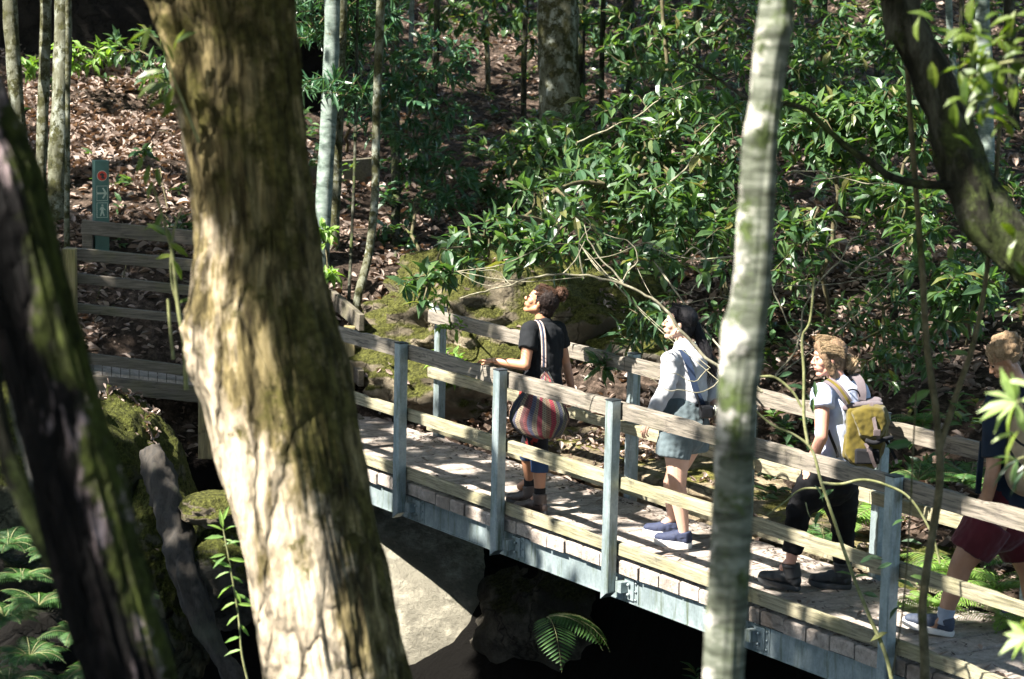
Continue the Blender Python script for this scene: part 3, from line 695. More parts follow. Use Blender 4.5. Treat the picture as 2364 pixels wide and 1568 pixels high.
bt, _, _ = big_trunk('leaning_tree', [(-60, 330, 683, 8), (0, 358, 685, 8), (100, 392, 690, 8), (200, 408, 698, 8), (300, 428, 703, 8), (400, 446, 710, 8), (500, 462, 722, 8), (570, 462, 731, 8),
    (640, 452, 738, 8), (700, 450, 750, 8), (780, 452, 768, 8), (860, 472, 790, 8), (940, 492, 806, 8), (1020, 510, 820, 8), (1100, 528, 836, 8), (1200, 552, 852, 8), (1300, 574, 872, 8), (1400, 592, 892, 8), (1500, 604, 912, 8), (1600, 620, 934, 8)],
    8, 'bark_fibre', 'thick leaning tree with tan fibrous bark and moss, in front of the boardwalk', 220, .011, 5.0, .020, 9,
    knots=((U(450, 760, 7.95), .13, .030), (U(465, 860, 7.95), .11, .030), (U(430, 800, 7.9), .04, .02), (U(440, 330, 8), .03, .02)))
bd, _, _ = big_trunk('dark_tree', [(150, -150, -25, 5.4), (250, -120, 12, 5.4), (330, -100, 50, 5.4), (420, -75, 92, 5.4), (550, -45, 130, 5.4), (700, -15, 172, 5.4), (800, 15, 198, 5.4), (900, 40, 224, 5.4), (1000, 62, 250, 5.4),
    (1150, 98, 290, 5.4), (1300, 138, 325, 5.4), (1430, 175, 360, 5.4), (1600, 225, 402, 5.4)], 5.4, 'bark_black',
    'nearly black leaning trunk with pale streaks, in front of the green ferns', 160, .011, 4.5, .016, 8)
mb = MB(); pts = spline([U(x, y, 5.6) for x, y in ((150, 1320), (95, 1240), (55, 1150), (15, 1050), (-10, 900), (-30, 760), (-80, 560), (-150, 300))], 8)
mb.tube(pts, [.026 - .010 * i / len(pts) for i in range(len(pts))], 14, 0, True, .25, (8, 8, 3)); mb.build('limb', 'bark_dark', bd)
mb = MB(); pts = spline([U(x, y, 5.62) for x, y in ((130, 1300), (90, 1120), (60, 1000), (35, 900), (5, 800), (-40, 700))], 8)
mb.tube(pts, .020, 14, 0, True, .25, (8, 8, 3)); mb.build('limb', 'bark_pale', bd)
big_trunk('pale_tree', [(-60, 1760, 1836, 6.2), (20, 1754, 1832, 6.2), (80, 1745, 1828, 6.2), (150, 1738, 1815, 6.2), (230, 1732, 1806, 6.2), (320, 1718, 1797, 6.2), (420, 1710, 1792, 6.2), (520, 1703, 1787, 6.2), (620, 1697, 1782, 6.2), (700, 1686, 1776, 6.2), (770, 1664, 1768, 6.2), (830, 1664, 1762, 6.2),
    (900, 1660, 1750, 6.2), (1000, 1656, 1743, 6.2), (1100, 1651, 1737, 6.2), (1250, 1645, 1732, 6.2), (1400, 1636, 1722, 6.2), (1568, 1626, 1714, 6.2), (1660, 1622, 1711, 6.2)],
    6.2, 'bark_pale', 'slim pale mottled trunk standing in front of the bridge between two hikers', 96, .010, 4.5, .0045, 5, knots=((U(1750, 310, 6.16), .035, .012), (U(1800, 60, 6.17), .04, .014), (U(1700, 800, 6.15), .04, .010), (U(1725, 560, 6.15), .025, .006), (U(1690, 1180, 6.15), .03, .006)))
rt_ = tree('dark_leaning_tree', [(2070, -80, 9.5, 84), (2100, 60, 9.5, 86), (2148, 170, 9.5, 90), (2190, 280, 9.5, 98), (2222, 380, 9.5, 112), (2262, 470, 9.5, 124), (2320, 545, 9.5, 120), (2400, 610, 9.5, 124), (2520, 690, 9.5, 130), (2680, 820, 9.5, 136), (2820, 1020, 9.5, 140), (2900, 1260, 9.5, 145)],
     'bark_dark', 'dark curved trunk leaning in from the upper right corner', 48, .22, (7, 7, 7), top=9, base=tuple(U(2930, 1900, 9.5)))
mb = MB(); pts = spline([U(x, y, 9.45) for x, y in ((2215, 430), (2130, 425), (2060, 410), (2010, 375), (1950, 335), (1890, 280), (1860, 252), (1815, 240), (1740, 235), (1640, 170), (1560, 130))], 6)
mb.tube(pts, [.019 * (1 - .75 * i / len(pts)) for i in range(len(pts))], 10, 0, True, .15, (9, 9, 9)); mb.build('limb', 'bark_dark', rt_)
T_ = [
 ('pale_trunk_pair', [(768, -20, 21.7, 36), (764, 150, 21.7, 36), (757, 300, 21.7, 37), (748, 450, 21.6, 37), (740, 610, 21.5, 40)], 'bark_white', 'smooth blue-grey trunk of the pair beside the big leaning tree'),
 ('rough_tree', [(790, -20, 21.9, 26), (784, 150, 21.9, 27), (779, 300, 21.9, 28), (772, 450, 21.9, 30), (766, 610, 21.8, 33)], 'bark_lichen', 'rough dark trunk pressed behind the smooth blue-grey one'),
 ('crooked_sapling', [(879, -20, 21.4, 20), (874, 150, 21.4, 20), (868, 300, 21.4, 19), (866, 450, 21.3, 19), (852, 580, 21.1, 20), (826, 690, 20.8, 19)], 'bark_lichen', 'thin trunk that kinks left near its base above the diagonal handrail'),
 ('slim_dark_tree', [(912, -20, 24.5, 20), (912, 200, 24.5, 20), (914, 400, 22.9, 21), (914, 600, 22.0, 22)], 'bark_dark', 'slim dark trunk just right of the kinked thin one'),
 ('slender_tree', [(826, -20, 22, 7), (822, 200, 22, 7), (818, 400, 21.5, 7), (806, 680, 20.9, 8)], 'bark_dark', 'very thin straight stem before the dark retaining wall'),
 ('thin_tree', [(1010, -20, 26, 14), (1004, 200, 26, 14), (996, 400, 26, 14), (985, 560, 26, 15)], 'bark_dark', 'thin trunk on the open leaf slope above the first woman'),
 ('thick_mossy_tree', [(1288, -20, 25.5, 96), (1290, 120, 25.5, 92), (1292, 260, 25.5, 94), (1290, 400, 25.5, 98), (1285, 520, 25.5, 104), (1280, 620, 25.4, 118)], 'bark_lichen', 'thick mossy trunk rising behind the first woman'),
 ('shaded_tree', [(1338, -20, 26.5, 30), (1336, 200, 26.5, 30), (1334, 420, 26.5, 32)], 'bark_dark', 'dark trunk half hidden behind the thick mossy one'),
 ('lichen_tree', [(22, -20, 21.5, 34), (30, 120, 21.5, 34), (40, 260, 21.5, 36), (50, 380, 21.5, 38), (58, 520, 21.2, 42)], 'bark_lichen', 'blotched lichen trunk farthest from the trail marker'),
 ('lichen_tree', [(106, -20, 21.8, 27), (103, 150, 21.8, 26), (97, 330, 21.8, 26), (94, 460, 21.8, 28)], 'bark_lichen', 'thinnest of the three lichen trunks left of the trail marker'),
 ('lichen_tree', [(146, -20, 21.2, 40), (142, 200, 21.2, 42), (134, 380, 21.2, 46), (130, 520, 21.2, 50), (128, 640, 21.0, 54)], 'bark_lichen', 'thickest lichen trunk, nearest to the trail marker'),
 ('slender_tree', [(156, 300, 20.6, 12), (155, 420, 20.6, 13), (154, 600, 20.6, 14)], 'bark_lichen', 'pale slim stem rising just left of the trail marker'),
 ('background_tree', [(1452, -20, 27, 26), (1450, 100, 27, 27), (1447, 300, 27, 28)], 'bark_dark', 'dark slim trunk above the woman with the camera'),
 ('background_tree', [(2268, -20, 22.5, 34), (2272, 150, 22.5, 36), (2276, 300, 22.5, 38), (2280, 480, 22.4, 42)], 'bark_white', 'pale grey trunk behind the dark curved one'),
 ('background_tree', [(2020, -20, 28, 18), (2026, 150, 28, 18), (2030, 350, 28, 20)], 'bark_dark', 'distant thin trunk left of the dark curved one'),
 ('background_tree', [(2330, -20, 25, 26), (2338, 200, 25, 26), (2346, 420, 25, 28)], 'bark_dark', 'shaded trunk at the picture edge right of the pale grey one'),
 ('background_tree', [(560, -20, 27, 24), (556, 300, 27, 25)], 'bark_dark', 'dark trunk hidden right behind the big leaning tree'),
 ('background_tree', [(1120, -20, 29, 12), (1126, 160, 29, 12)], 'bark_lichen', 'thin grey pole high on the open leaf slope'),
 ('background_tree', [(952, -20, 27.5, 11), (948, 120, 27.5, 11), (944, 280, 27.5, 12)], 'bark_white', 'thin pale pole between two dark slim trunks'),
 ('background_tree', [(1215, -20, 27.5, 13), (1210, 120, 27.5, 13), (1208, 320, 27.5, 14)], 'bark_dark', 'thin dark pole just left of the thick mossy trunk'),
 ('background_tree', [(1394, -20, 26, 12), (1390, 120, 26, 12), (1388, 330, 26, 13)], 'bark_dark', 'thin dark pole just right of the thick mossy trunk'),
 ('background_tree', [(1528, -20, 25, 9), (1540, 150, 25, 9), (1545, 330, 25, 10)], 'twig_dark', 'bent thin stem within the loose top shrub'),
 ('background_tree', [(1905, -20, 26, 14), (1900, 150, 26, 14), (1890, 330, 26, 15)], 'bark_dark', 'slim stem right of the top of the pale mottled trunk'),
 ('background_tree', [(2190, -20, 24.5, 16), (2200, 150, 24.5, 16), (2214, 330, 24.5, 17)], 'bark_white', 'slim pale stem between the dark curved trunk and the pale grey trunk'),
 ('background_tree', [(2218, 300, 20.5, 12), (2222, 480, 20.5, 13), (2228, 700, 20.3, 14)], 'bark_dark', 'slim stem below the bend of the dark curved trunk'),
 ('background_tree', [(1612, -20, 29, 20), (1606, 200, 29, 20)], 'bark_dark', 'far thin trunk left of the pale mottled trunk'),
]
for t in T_:
    tree(t[0] if t[0] != 'pale_trunk_pair' else 'smooth_tree', t[1], t[2], t[3], seg=14, nz=.14, nsc=(6, 6, 3), top=9)

# ------------------------------------------------------------------ foliage
def arr(v): return np.array([v.x, v.y, v.z])
def whorls(T, Dv, k, L, W, droop=.35, spread=1.0, up=.1):
    """k leaves round each tip T (n,3) whose twig runs along Dv"""
    n = len(T); T = np.repeat(T, k, 0); Dv = np.repeat(norm(Dv), k, 0); m_ = n * k
    D = rng.normal(0, 1, (m_, 3)); D = norm(D - Dv * (D * Dv).sum(1)[:, None]) * spread + Dv * rng.uniform(.15, .9, (m_, 1)) + np.array([0, 0, up])
    P = T - Dv * rng.uniform(0, .10, (m_, 1)) * (L / .14)
    N = np.array([0, 0, 1.]) + rng.normal(0, .35, (m_, 3))
    l = L * rng.uniform(.45, 1.2, m_)
    return leaves(P, D, N, l, l * W * rng.uniform(.85, 1.15, m_), droop=droop)
def shrub(name, base, blobs, label, leafm='shrub_leaf', barkm='twig_dark', k=6, L=.13, W=.42, droop=.35, group=None, cat='shrub', r0=.018, hand=(), up=.1, simple_=False, handmat='twig'):
    """base point; blobs = [(centre, (rx,ry,rz), ntips)]; twigs grow from the base through the blobs"""
    base = Vector(base); e = empty(name, base, label, cat, group)
    nodes = [base]; parent = [-1]; lv = []
    tips = []
    for c, r, nt_ in blobs:
        c = Vector(c)
        # a limb to the blob
        j0 = min(range(len(nodes)), key=lambda i: (nodes[i] - c).length)
        a = nodes[j0]; st = max(2, int((c - a).length / .22)); prev = j0
        for i in range(1, st + 1):
            p = a.lerp(c, i / st) + Vector([random.gauss(0, .03) for _ in range(3)]) + Vector((0, 0, .10 * math.sin(math.pi * i / st)))
            nodes.append(p); parent.append(prev); prev = len(nodes) - 1
        ps = []
        for _ in range(nt_):
            while True:
                q = Vector((random.uniform(-1, 1), random.uniform(-1, 1), random.uniform(-1, 1)))
                if .1 < q.length <= 1: break
            ps.append(c + Vector((q.x * r[0], q.y * r[1], q.z * r[2])))
        ps.sort(key=lambda p: (p - c).length)
        for p in ps:
            A = np.array(nodes); dd = np.linalg.norm(A - np.array(p), axis=1); j = int(dd.argmin())
            if dd[j] > .3:
                mid = nodes[j].lerp(p, .5) + Vector([random.gauss(0, .04) for _ in range(3)]); nodes.append(mid); parent.append(j); j = len(nodes) - 1
            nodes.append(p); parent.append(j); tips.append(len(nodes) - 1)
    # thickness from load
    load = [1] * len(nodes)
    for i in range(len(nodes) - 1, 0, -1): load[parent[i]] += load[i]
    mb = MB()
    for i in range(1, len(nodes)):
        a, b_ = nodes[parent[i]], nodes[i]
        ra = min(r0, .0022 * load[parent[i]] ** .42); rb = min(r0, .0022 * load[i] ** .42)
        mb.tube([a, b_], [ra, rb], 5 if load[i] > 3 else 4, 0, False)
    for h in hand:
        j = min(range(len(nodes)), key=lambda i: (nodes[i] - h[0][0]).length); a_ = nodes[j]; c_ = Vector(h[0][0])
        mb.tube(spline([a_, a_.lerp(c_, .5) + Vector((0, 0, -.05)), c_], 4), h[1] * .35, 5, 1, False)
        pts = [q_ + noise.noise_vector(q_ * 9) * .018 + noise.noise_vector(q_ * 31) * .006 for q_ in spline([Vector(q) for q in h[0]], 5)]; mb.tube(pts, [.62 * (h[1] + (h[2] - h[1]) * i / len(pts)) for i in range(len(pts))], 7, 1, False, .12, (12, 12, 12))
    mb.build('branches', (barkm, handmat), e)
    T = np.array([nodes[i] for i in tips]); Pn = np.array([nodes[parent[i]] for i in tips]); Dv = T - Pn
    Vv, Ff = whorls(T, Dv, k, L, W, droop, up=up)
    npmesh('foliage', Vv, Ff, leafm, e)
    return e
def SH(bx, by, blobs, label, **kw):
    base = hit(bx, by); base.z -= .05
    return shrub('shrub', base, [(U(x, y, d), (rx * 1.35, ry * 1.3, rz * 1.5), int(n * 1.15)) for (x, y, d, rx, ry, rz, n) in blobs], label, **kw)
# the large leafy shrub over the bridge, with its bare pale branches
pb = lambda L_, d: [U(x, y, d) for x, y in L_]
hands = [(pb([(1760, 905), (1690, 872), (1640, 835), (1590, 785), (1545, 725), (1490, 680), (1430, 655), (1370, 640), (1300, 632), (1240, 640), (1180, 655), (1120, 672), (1060, 690)], 15.2), .020, .006),
         (pb([(1440, 655), (1400, 610), (1360, 560), (1350, 520)], 15.4), .010, .005), (pb([(1300, 632), (1330, 600), (1345, 560)], 15.3), .008, .004), (pb([(1345, 640), (1340, 560), (1365, 520), (1330, 490)], 15.6), .009, .004),
         (pb([(1430, 655), (1470, 600), (1450, 560), (1390, 540)], 15.6), .009, .004), (pb([(1270, 560), (1290, 520), (1260, 480), (1255, 430)], 15.7), .009, .004), (pb([(1180, 655), (1150, 630), (1110, 625), (1080, 610)], 15.5), .006, .003),
         (pb([(1700, 590), (1640, 600), (1600, 570), (1560, 600), (1500, 560), (1420, 590), (1350, 600)], 16.2), .010, .004), (pb([(1590, 680), (1620, 640), (1600, 600), (1640, 560), (1650, 520)], 16.2), .008, .004),
         (pb([(1540, 720), (1590, 700), (1650, 690), (1700, 700)], 16.2), .006, .004), (pb([(1330, 330), (1420, 290), (1500, 250), (1540, 215), (1600, 190), (1640, 185)], 19.3), .012, .007), (pb([(1540, 430), (1590, 380), (1630, 320), (1660, 290)], 18.6), .013, .008),
         (pb([(1640, 850), (1600, 880), (1560, 860), (1500, 880)], 14.9), .006, .003), (pb([(1660, 880), (1620, 905), (1570, 900), (1540, 900), (1480, 860)], 14.9), .006, .003)]
SH(1690, 800, [(1640, 560, 18.0, .25, .3, .2, 25), (1600, 330, 19.5, .55, .5, .35, 80), (1450, 300, 19.8, .45, .5, .25, 70), (1500, 450, 19.2, .6, .5, .25, 110), (1350, 400, 19.4, .4, .4, .2, 40), (1600, 480, 18.8, .35, .4, .3, 60),
               (1250, 480, 18.2, .3, .3, .16, 26), (1120, 560, 17.0, .30, .25, .14, 26), (1280, 560, 17.0, .35, .3, .16, 36), (1430, 590, 17.2, .35, .3, .12, 26), (970, 655, 16.4, .16, .14, .10, 9), (1060, 620, 16.6, .16, .2, .1, 9), (1600, 210, 20.5, .5, .5, .25, 46)],
   'large shrub of glossy leaves spreading over the bridge on bare pale branches', k=6, L=.15, W=.40, droop=.34, hand=hands, r0=.022)
SH(1480, 900, [(1480, 760, 17.6, .18, .15, .16, 13), (1535, 720, 17.0, .12, .1, .12, 7), (1395, 845, 17.4, .12, .1, .06, 5)], 'low spray of drooping dark leaves beside the woman with the camera', k=7, L=.15, W=.25, droop=.6)
hands2 = [(pb([(1790, 870), (1840, 800), (1860, 700), (1900, 640), (1940, 600), (1960, 560), (2000, 540)], 17.2), .013, .006), (pb([(1940, 600), (1910, 560), (1930, 520), (1905, 480)], 17.4), .008, .005), (pb([(1830, 395), (1900, 400), (1960, 418), (2030, 425), (2080, 430)], 17.6), .010, .006),
          (pb([(1960, 640), (2000, 600), (2060, 570), (2110, 540)], 17.3), .009, .004), (pb([(1780, 660), (1830, 760), (1870, 800)], 16.8), .009, .008)]
SH(1900, 760, [(1930, 290, 18.6, .45, .4, .18, 80), (2040, 250, 18.4, .35, .35, .15, 60), (1850, 330, 18.8, .3, .3, .15, 30), (2110, 320, 18.2, .2, .2, .15, 24), (2080, 470, 17.8, .28, .25, .16, 40), (1990, 400, 18.3, .3, .3, .12, 20), (1860, 540, 18.6, .22, .25, .16, 20), (2120, 560, 17.4, .2, .2, .14, 18)],
   'shrub with bright sunlit leaves right of the pale mottled trunk', k=6, L=.15, W=.40, droop=.32, hand=hands2, r0=.02)
SH(2230, 800, [(2235, 660, 16.8, .2, .15, .13, 24), (2160, 640, 17.2, .15, .15, .1, 8), (2190, 740, 17.0, .2, .2, .1, 14)], 'small shrub of shiny leaves above the maroon shorts hiker', L=.15)
SH(1560, 160, [(1420, 60, 26, .7, .6, .35, 60), (1560, 90, 26, .7, .6, .35, 60), (1700, 60, 25, .7, .6, .4, 60), (1480, 140, 25, .5, .5, .25, 36)], 'loose shrub at the top between thick mossy trunk and pale trunk', L=.15, leafm='shrub_leaf')
SH(1200, 60, [(1150, -10, 28, .9, .6, .25, 50), (1260, 30, 27, .5, .5, .3, 40), (1080, 60, 28.5, .6, .4, .15, 26)], 'shrub hanging at the top left of the thick mossy trunk', L=.16)
SH(1230, 450, [(1180, 400, 24, .35, .35, .3, 46), (1240, 330, 24.2, .3, .3, .2, 30), (1330, 330, 24, .3, .3, .2, 30), (1150, 470, 23.6, .25, .3, .15, 20)], 'dark shrub around the foot of the thick mossy trunk', L=.14)
SH(930, 420, [(960, 170, 22.8, .40, .4, .22, 60), (900, 240, 22.5, .35, .35, .18, 40), (1010, 270, 22.8, .25, .25, .12, 26), (880, 290, 22.4, .25, .25, .1, 20), (980, 340, 22.8, .22, .22, .12, 20), (1010, 130, 23, .3, .3, .15, 24)], 'blue-green sapling foliage beside the kinked thin trunk', leafm='blue_leaf', L=.13, W=.33)
SH(800, 350, [(800, 30, 22.4, .45, .4, .22, 60), (760, 200, 21.6, .2, .2, .06, 16), (850, 80, 22.2, .3, .3, .2, 30), (720, 50, 22, .25, .25, .2, 30), (830, 210, 21.8, .2, .2, .06, 12)], 'narrow leaved sapling in front of the smooth blue-grey trunk', leafm='blue_leaf', L=.17, W=.17, k=10, droop=.15)
SH(960, 620, [(960, 450, 22.6, .3, .3, .15, 26), (1030, 400, 23, .25, .25, .12, 20), (920, 560, 22.2, .15, .2, .15, 14), (1040, 480, 22.8, .2, .2, .1, 14), (940, 380, 23.2, .25, .2, .12, 18)], 'low blue-green bush on the slope below the thin trunk', leafm='blue_leaf', L=.12)
SH(750, 660, [(748, 545, 21.0, .09, .1, .08, 9), (755, 630, 20.8, .1, .1, .03, 6)], 'small bright seedling against the right side of the big tree', leafm='fern_sunlit', L=.12, W=.4)
SH(200, 180, [(205, 130, 24.4, .22, .2, .10, 22), (70, 150, 24.4, .12, .1, .08, 10), (140, 120, 24.6, .1, .1, .06, 6)], 'sunlit sapling leaves below the dark cliff', leafm='fern_sunlit', L=.13, W=.36, k=6)
SH(330, 170, [(320, 110, 24.5, .3, .3, .16, 18), (370, 170, 24, .2, .2, .12, 12)], 'dark leafy sapling between dark cliff and big tree', L=.14)
SH(2120, 160, [(2050, 60, 24, .5, .5, .3, 40), (1960, 110, 24, .45, .4, .25, 40), (1880, 60, 25, .5, .4, .3, 40), (2130, 120, 23.5, .3, .3, .3, 20)], 'leafy shrub behind the upper part of the dark curved trunk', L=.15)
SH(1900, 180, [(1830, 170, 22.6, .25, .25, .3, 24), (1880, 200, 22.6, .3, .3, .18, 22)], 'dim leaves just right of the upper pale mottled trunk', L=.15)
SH(2330, 620, [(2330, 450, 21, .25, .3, .25, 20), (2300, 560, 19.6, .2, .2, .15, 12)], 'dim shrub at the picture edge under the dark curved trunk', L=.13)
SH(1700, 760, [(1790, 480, 19.6, .15, .2, .25, 12), (1830, 640, 18.6, .2, .25, .18, 14), (1700, 720, 18.4, .2, .2, .12, 10)], 'thin bush directly behind the pale mottled trunk', L=.13)
SH(2050, 880, [(2040, 700, 18.0, .25, .25, .16, 22), (1970, 760, 17.8, .22, .22, .12, 16), (2110, 800, 17.2, .22, .2, .14, 18), (2030, 850, 17.0, .2, .2, .09, 14)], 'low green bush behind the mustard backpack', leafm='shrub_leaf', L=.11, W=.38)
SH(1000, 700, [(1040, 745, 19.0, .1, .1, .06, 5), (1035, 850, 19.8, .14, .12, .12, 14), (1010, 690, 18.8, .07, .07, .05, 4)], 'small bright plant at the first far steel post', leafm='fern_sunlit', L=.10, W=.42)
SH(290, 560, [(270, 570, 20.9, .12, .1, .05, 7), (420, 530, 21, .14, .1, .1, 8), (340, 360, 22.5, .14, .1, .06, 6)], 'little dark green seedlings near the trail marker', L=.12)
# foreground saplings
def sapling(label, stems, lv, leafm, L, W, d, mat='twig_green', k=1, name='sapling', loc=None, droop=.2):
    st = [([U(x, y, d) for x, y in s_[0]], s_[1], s_[2]) for s_ in stems]
    b = st[0][0][0]; e = empty(name, b, label, 'sapling')
    mb = MB()
    for p, a, c in st:
        q = spline(p, 6); mb.tube(q, [a + (c - a) * i / len(q) for i in range(len(q))], 9, 0, False, .12, (20, 20, 20))
    mb.build('stem', mat, e)
    if lv:
        P = np.array([arr(U(x, y, d + random.uniform(-.05, .05))) for x, y, dx, dy in lv]); D = np.array([arr(Vector((dx, random.uniform(-.5, .1), -dy))) for x, y, dx, dy in lv])
        n = len(P); l = L * rng.uniform(.8, 1.15, n)
        Vv, Ff = leaves(P, D, np.array([0, -.5, .8]) + rng.normal(0, .25, (n, 3)), l, l * W, droop)
        npmesh('foliage', Vv, Ff, leafm, e)
    return e
# ground points for the stems go on below the picture
sapling('slim green stem curving up in front of the third hiker', [([(2110, 1900), (2080, 1700), (2050, 1530), (2010, 1430), (1985, 1370), (1955, 1290), (1925, 1200), (1895, 1110), (1875, 1040), (1835, 1005), (1790, 985), (1755, 958), (1700, 900)], .012, .005), ([(1865, 1025), (1856, 960), (1856, 860), (1852, 780), (1870, 740), (1880, 640)], .009, .006), ([(1897, 1115), (1940, 1118), (1990, 1108), (2040, 1118), (2100, 1150), (2150, 1230), (2170, 1300)], .008, .006),
    ([(1900, 1128), (1850, 1130), (1810, 1160), (1770, 1190)], .006, .003), ([(1752, 870), (1790, 872), (1830, 905), (1850, 940)], .008, .006), ([(1860, 1160), (1868, 1190), (1885, 1210)], .003, .002)],
    [(1925, 1130, -1, .5), (1880, 1120, .5, .6), (1878, 915, -.1, 1), (1970, 1330, -1, -.4), (1990, 1370, .9, .1), (2000, 1290, 1, -.2), (2050, 1460, -1, .4), (1860, 900, -.8, -.3), (1895, 1180, -.4, .9), (1985, 1300, .7, -.6), (2010, 1330, -1, 0), (1880, 880, .1, 1), (1830, 860, -1, .2), (2060, 1300, -.9, .3), (2070, 1340, .8, .2), (2075, 1400, -.6, .5), (2080, 1250, .9, -.2), (2090, 1200, -.8, .1), (2100, 1330, .8, .1)], 'shrub_leaf', .095, .34, 12.2, 'twig_green')
sapling('dark forked sapling in front of the maroon shorts hiker', [([(2120, 1900), (2135, 1560), (2130, 1400), (2150, 1250), (2170, 1110), (2162, 960), (2140, 800), (2130, 640), (2118, 480), (2100, 250), (2090, 60), (2080, -60)], .020, .009), ([(2165, 1050), (2205, 920), (2245, 800), (2275, 650), (2300, 400), (2320, 100)], .014, .008), ([(2060, 1560), (2085, 1400), (2100, 1200), (2110, 1000), (2115, 900)], .004, .003)],
    [(2190, 930, 1, .3), (2110, 1020, -1, .2), (2240, 820, -.7, -.2), (2150, 900, -.9, .5)], 'shrub_leaf', .11, .35, 9.6, 'twig_dark')
sapling('young plant with lance shaped leaves in front of the grey log', [([(590, 1640), (560, 1520), (550, 1420), (530, 1300), (515, 1220)], .006, .003)],
    [(x, y, dx, dy) for (x, y, dx, dy) in [(515, 1220, -.2, -1), (515, 1225, -1, -.6), (517, 1225, 1, -.7), (518, 1240, -1, .0), (520, 1245, .9, .2), (520, 1280, -1, .1), (522, 1285, -.9, .6), (528, 1290, 1, .1), (530, 1320, -1, .3), (532, 1330, .9, .4), (538, 1350, -.8, .5), (540, 1360, .5, .8), (545, 1390, -1, .4), (548, 1395, .9, .0), (550, 1420, -.9, .6), (552, 1440, .6, .6), (556, 1470, -1, .3), (560, 1500, -1, .2), (514, 1205, .3, -1), (516, 1260, .9, -.4), (534, 1310, -.9, -.4), (546, 1370, 1, .5)]], 'fern_sunlit', .085, .24, 11)
sapling('leggy sapling with one yellow leaf left of the big tree', [([(430, 900), (425, 800), (410, 700), (400, 600), (388, 545), (372, 490), (350, 420)], .010, .004), ([(415, 720), (395, 640), (400, 540), (420, 480)], .006, .003), ([(400, 830), (392, 750), (388, 690)], .007, .006)],
    [(375, 490, -.4, 1), (385, 545, -.8, -.6), (390, 560, .8, .5), (352, 420, -.3, .9), (345, 380, -.2, 1), (362, 385, .2, 1), (400, 590, -1, .1), (398, 600, .4, .7), (330, 360, -.3, .9), (395, 560, -.3, -1), (410, 700, .8, -.3), (378, 520, -1, .1)], 'shrub_leaf_yellow', .08, .32, 9.2, 'twig_green')
mb = MB(); mb.tube(spline([U(x, y, 9.0) for x, y in ((415, 890), (395, 800), (340, 735), (310, 700))], 6), [.006, .005, .005] * 6 + [.003], 6) if False else None
sapling('yellow-green leaves sprouting at the left edge of the big tree', [([(460, 330), (420, 230), (400, 180), (380, 120), (330, 60)], .005, .003)],
    [(395, 190, -1, .4), (390, 195, -.6, .9), (385, 180, -1, -.1), (400, 200, -.3, 1), (380, 165, -1, .1), (400, 150, -.2, -.9), (400, 120, .3, -1), (375, 200, -.8, .7), (365, 190, -1, .6), (415, 240, -.8, .5), (345, 70, -1, .4), (350, 60, -.4, .9), (405, 100, .8, -.6), (380, 215, .2, 1), (395, 225, -.9, .3)], 'shrub_leaf_yellow', .085, .30, 7.7)
# blurred leaves close to the lens
def near_leaves(label, pts, d, L, W, leafm, br_):
    e = empty('leafy_twig', U(*br_[0], d), label, 'twig'); mb = MB(); q = spline([U(x, y, d) for x, y in br_], 6); mb.tube(q, [.008 - .005 * i / len(q) for i in range(len(q))], 7); mb.build('stem', 'twig_green', e)
    P = []; D = []
    for (x, y, a) in pts:
        th = R_(a); P.append(arr(U(x, y, d + random.uniform(-.12, .12)))); D.append((math.cos(th), random.uniform(-.3, .3), math.sin(th)))
    n = len(P); l = L * rng.uniform(.75, 1.15, n); Vv, Ff = leaves(np.array(P), np.array(D), np.array([-.4, -.3, .9]) + rng.normal(0, .25, (n, 3)), l, l * W, .25); npmesh('foliage', Vv, Ff, leafm, e)
leafmat('near_leaf', [(.34, .46, .16), (.42, .52, .24), (.26, .38, .10)], .5, .4)  # leaf colour lightened towards white to carry sunlight
near_leaves('blurred bright whorl of leaves close to the lens before the fourth hiker', [(2345, 930, a) for a in (175, 150, 200, 120, 225, 250, 95, 10, 290, 185)] + [(2400, 900, 160), (2350, 1000, 190), (2355, 990, 240)], 6.6, .10, .27, 'near_leaf', [(2600, 900), (2450, 900), (2345, 930)])
near_leaves('pale out of focus leaves low in the right corner', [(2380, 1470, a) for a in (200, 175, 225, 150, 250, 120)], 6.4, .085, .34, 'near_leaf', [(2600, 1480), (2380, 1470)])
near_leaves('narrow green leaf spray hanging before the fourth hiker', [(2350, 1060, a) for a in (190, 215, 240, 165, 260)] + [(2370, 1080, 230), (2365, 1050, 280), (2400, 1060, 200), (2390, 1100, 250)], 8.2, .12, .18, 'shrub_leaf', [(2600, 1000), (2450, 1030), (2350, 1060)])
pp = [(random.gauss(2290, 62), random.gauss(150, 70), random.uniform(0, 360)) for _ in range(90)] + [(random.gauss(2350, 30), random.gauss(640, 30), random.uniform(0, 360)) for _ in range(10)]
near_leaves('bright blurred leaf cluster in front of the upper right slope', pp, 7.2, .075, .42, 'shrub_leaf_yellow', [(2600, 100), (2420, 130), (2300, 150), (2220, 190)])

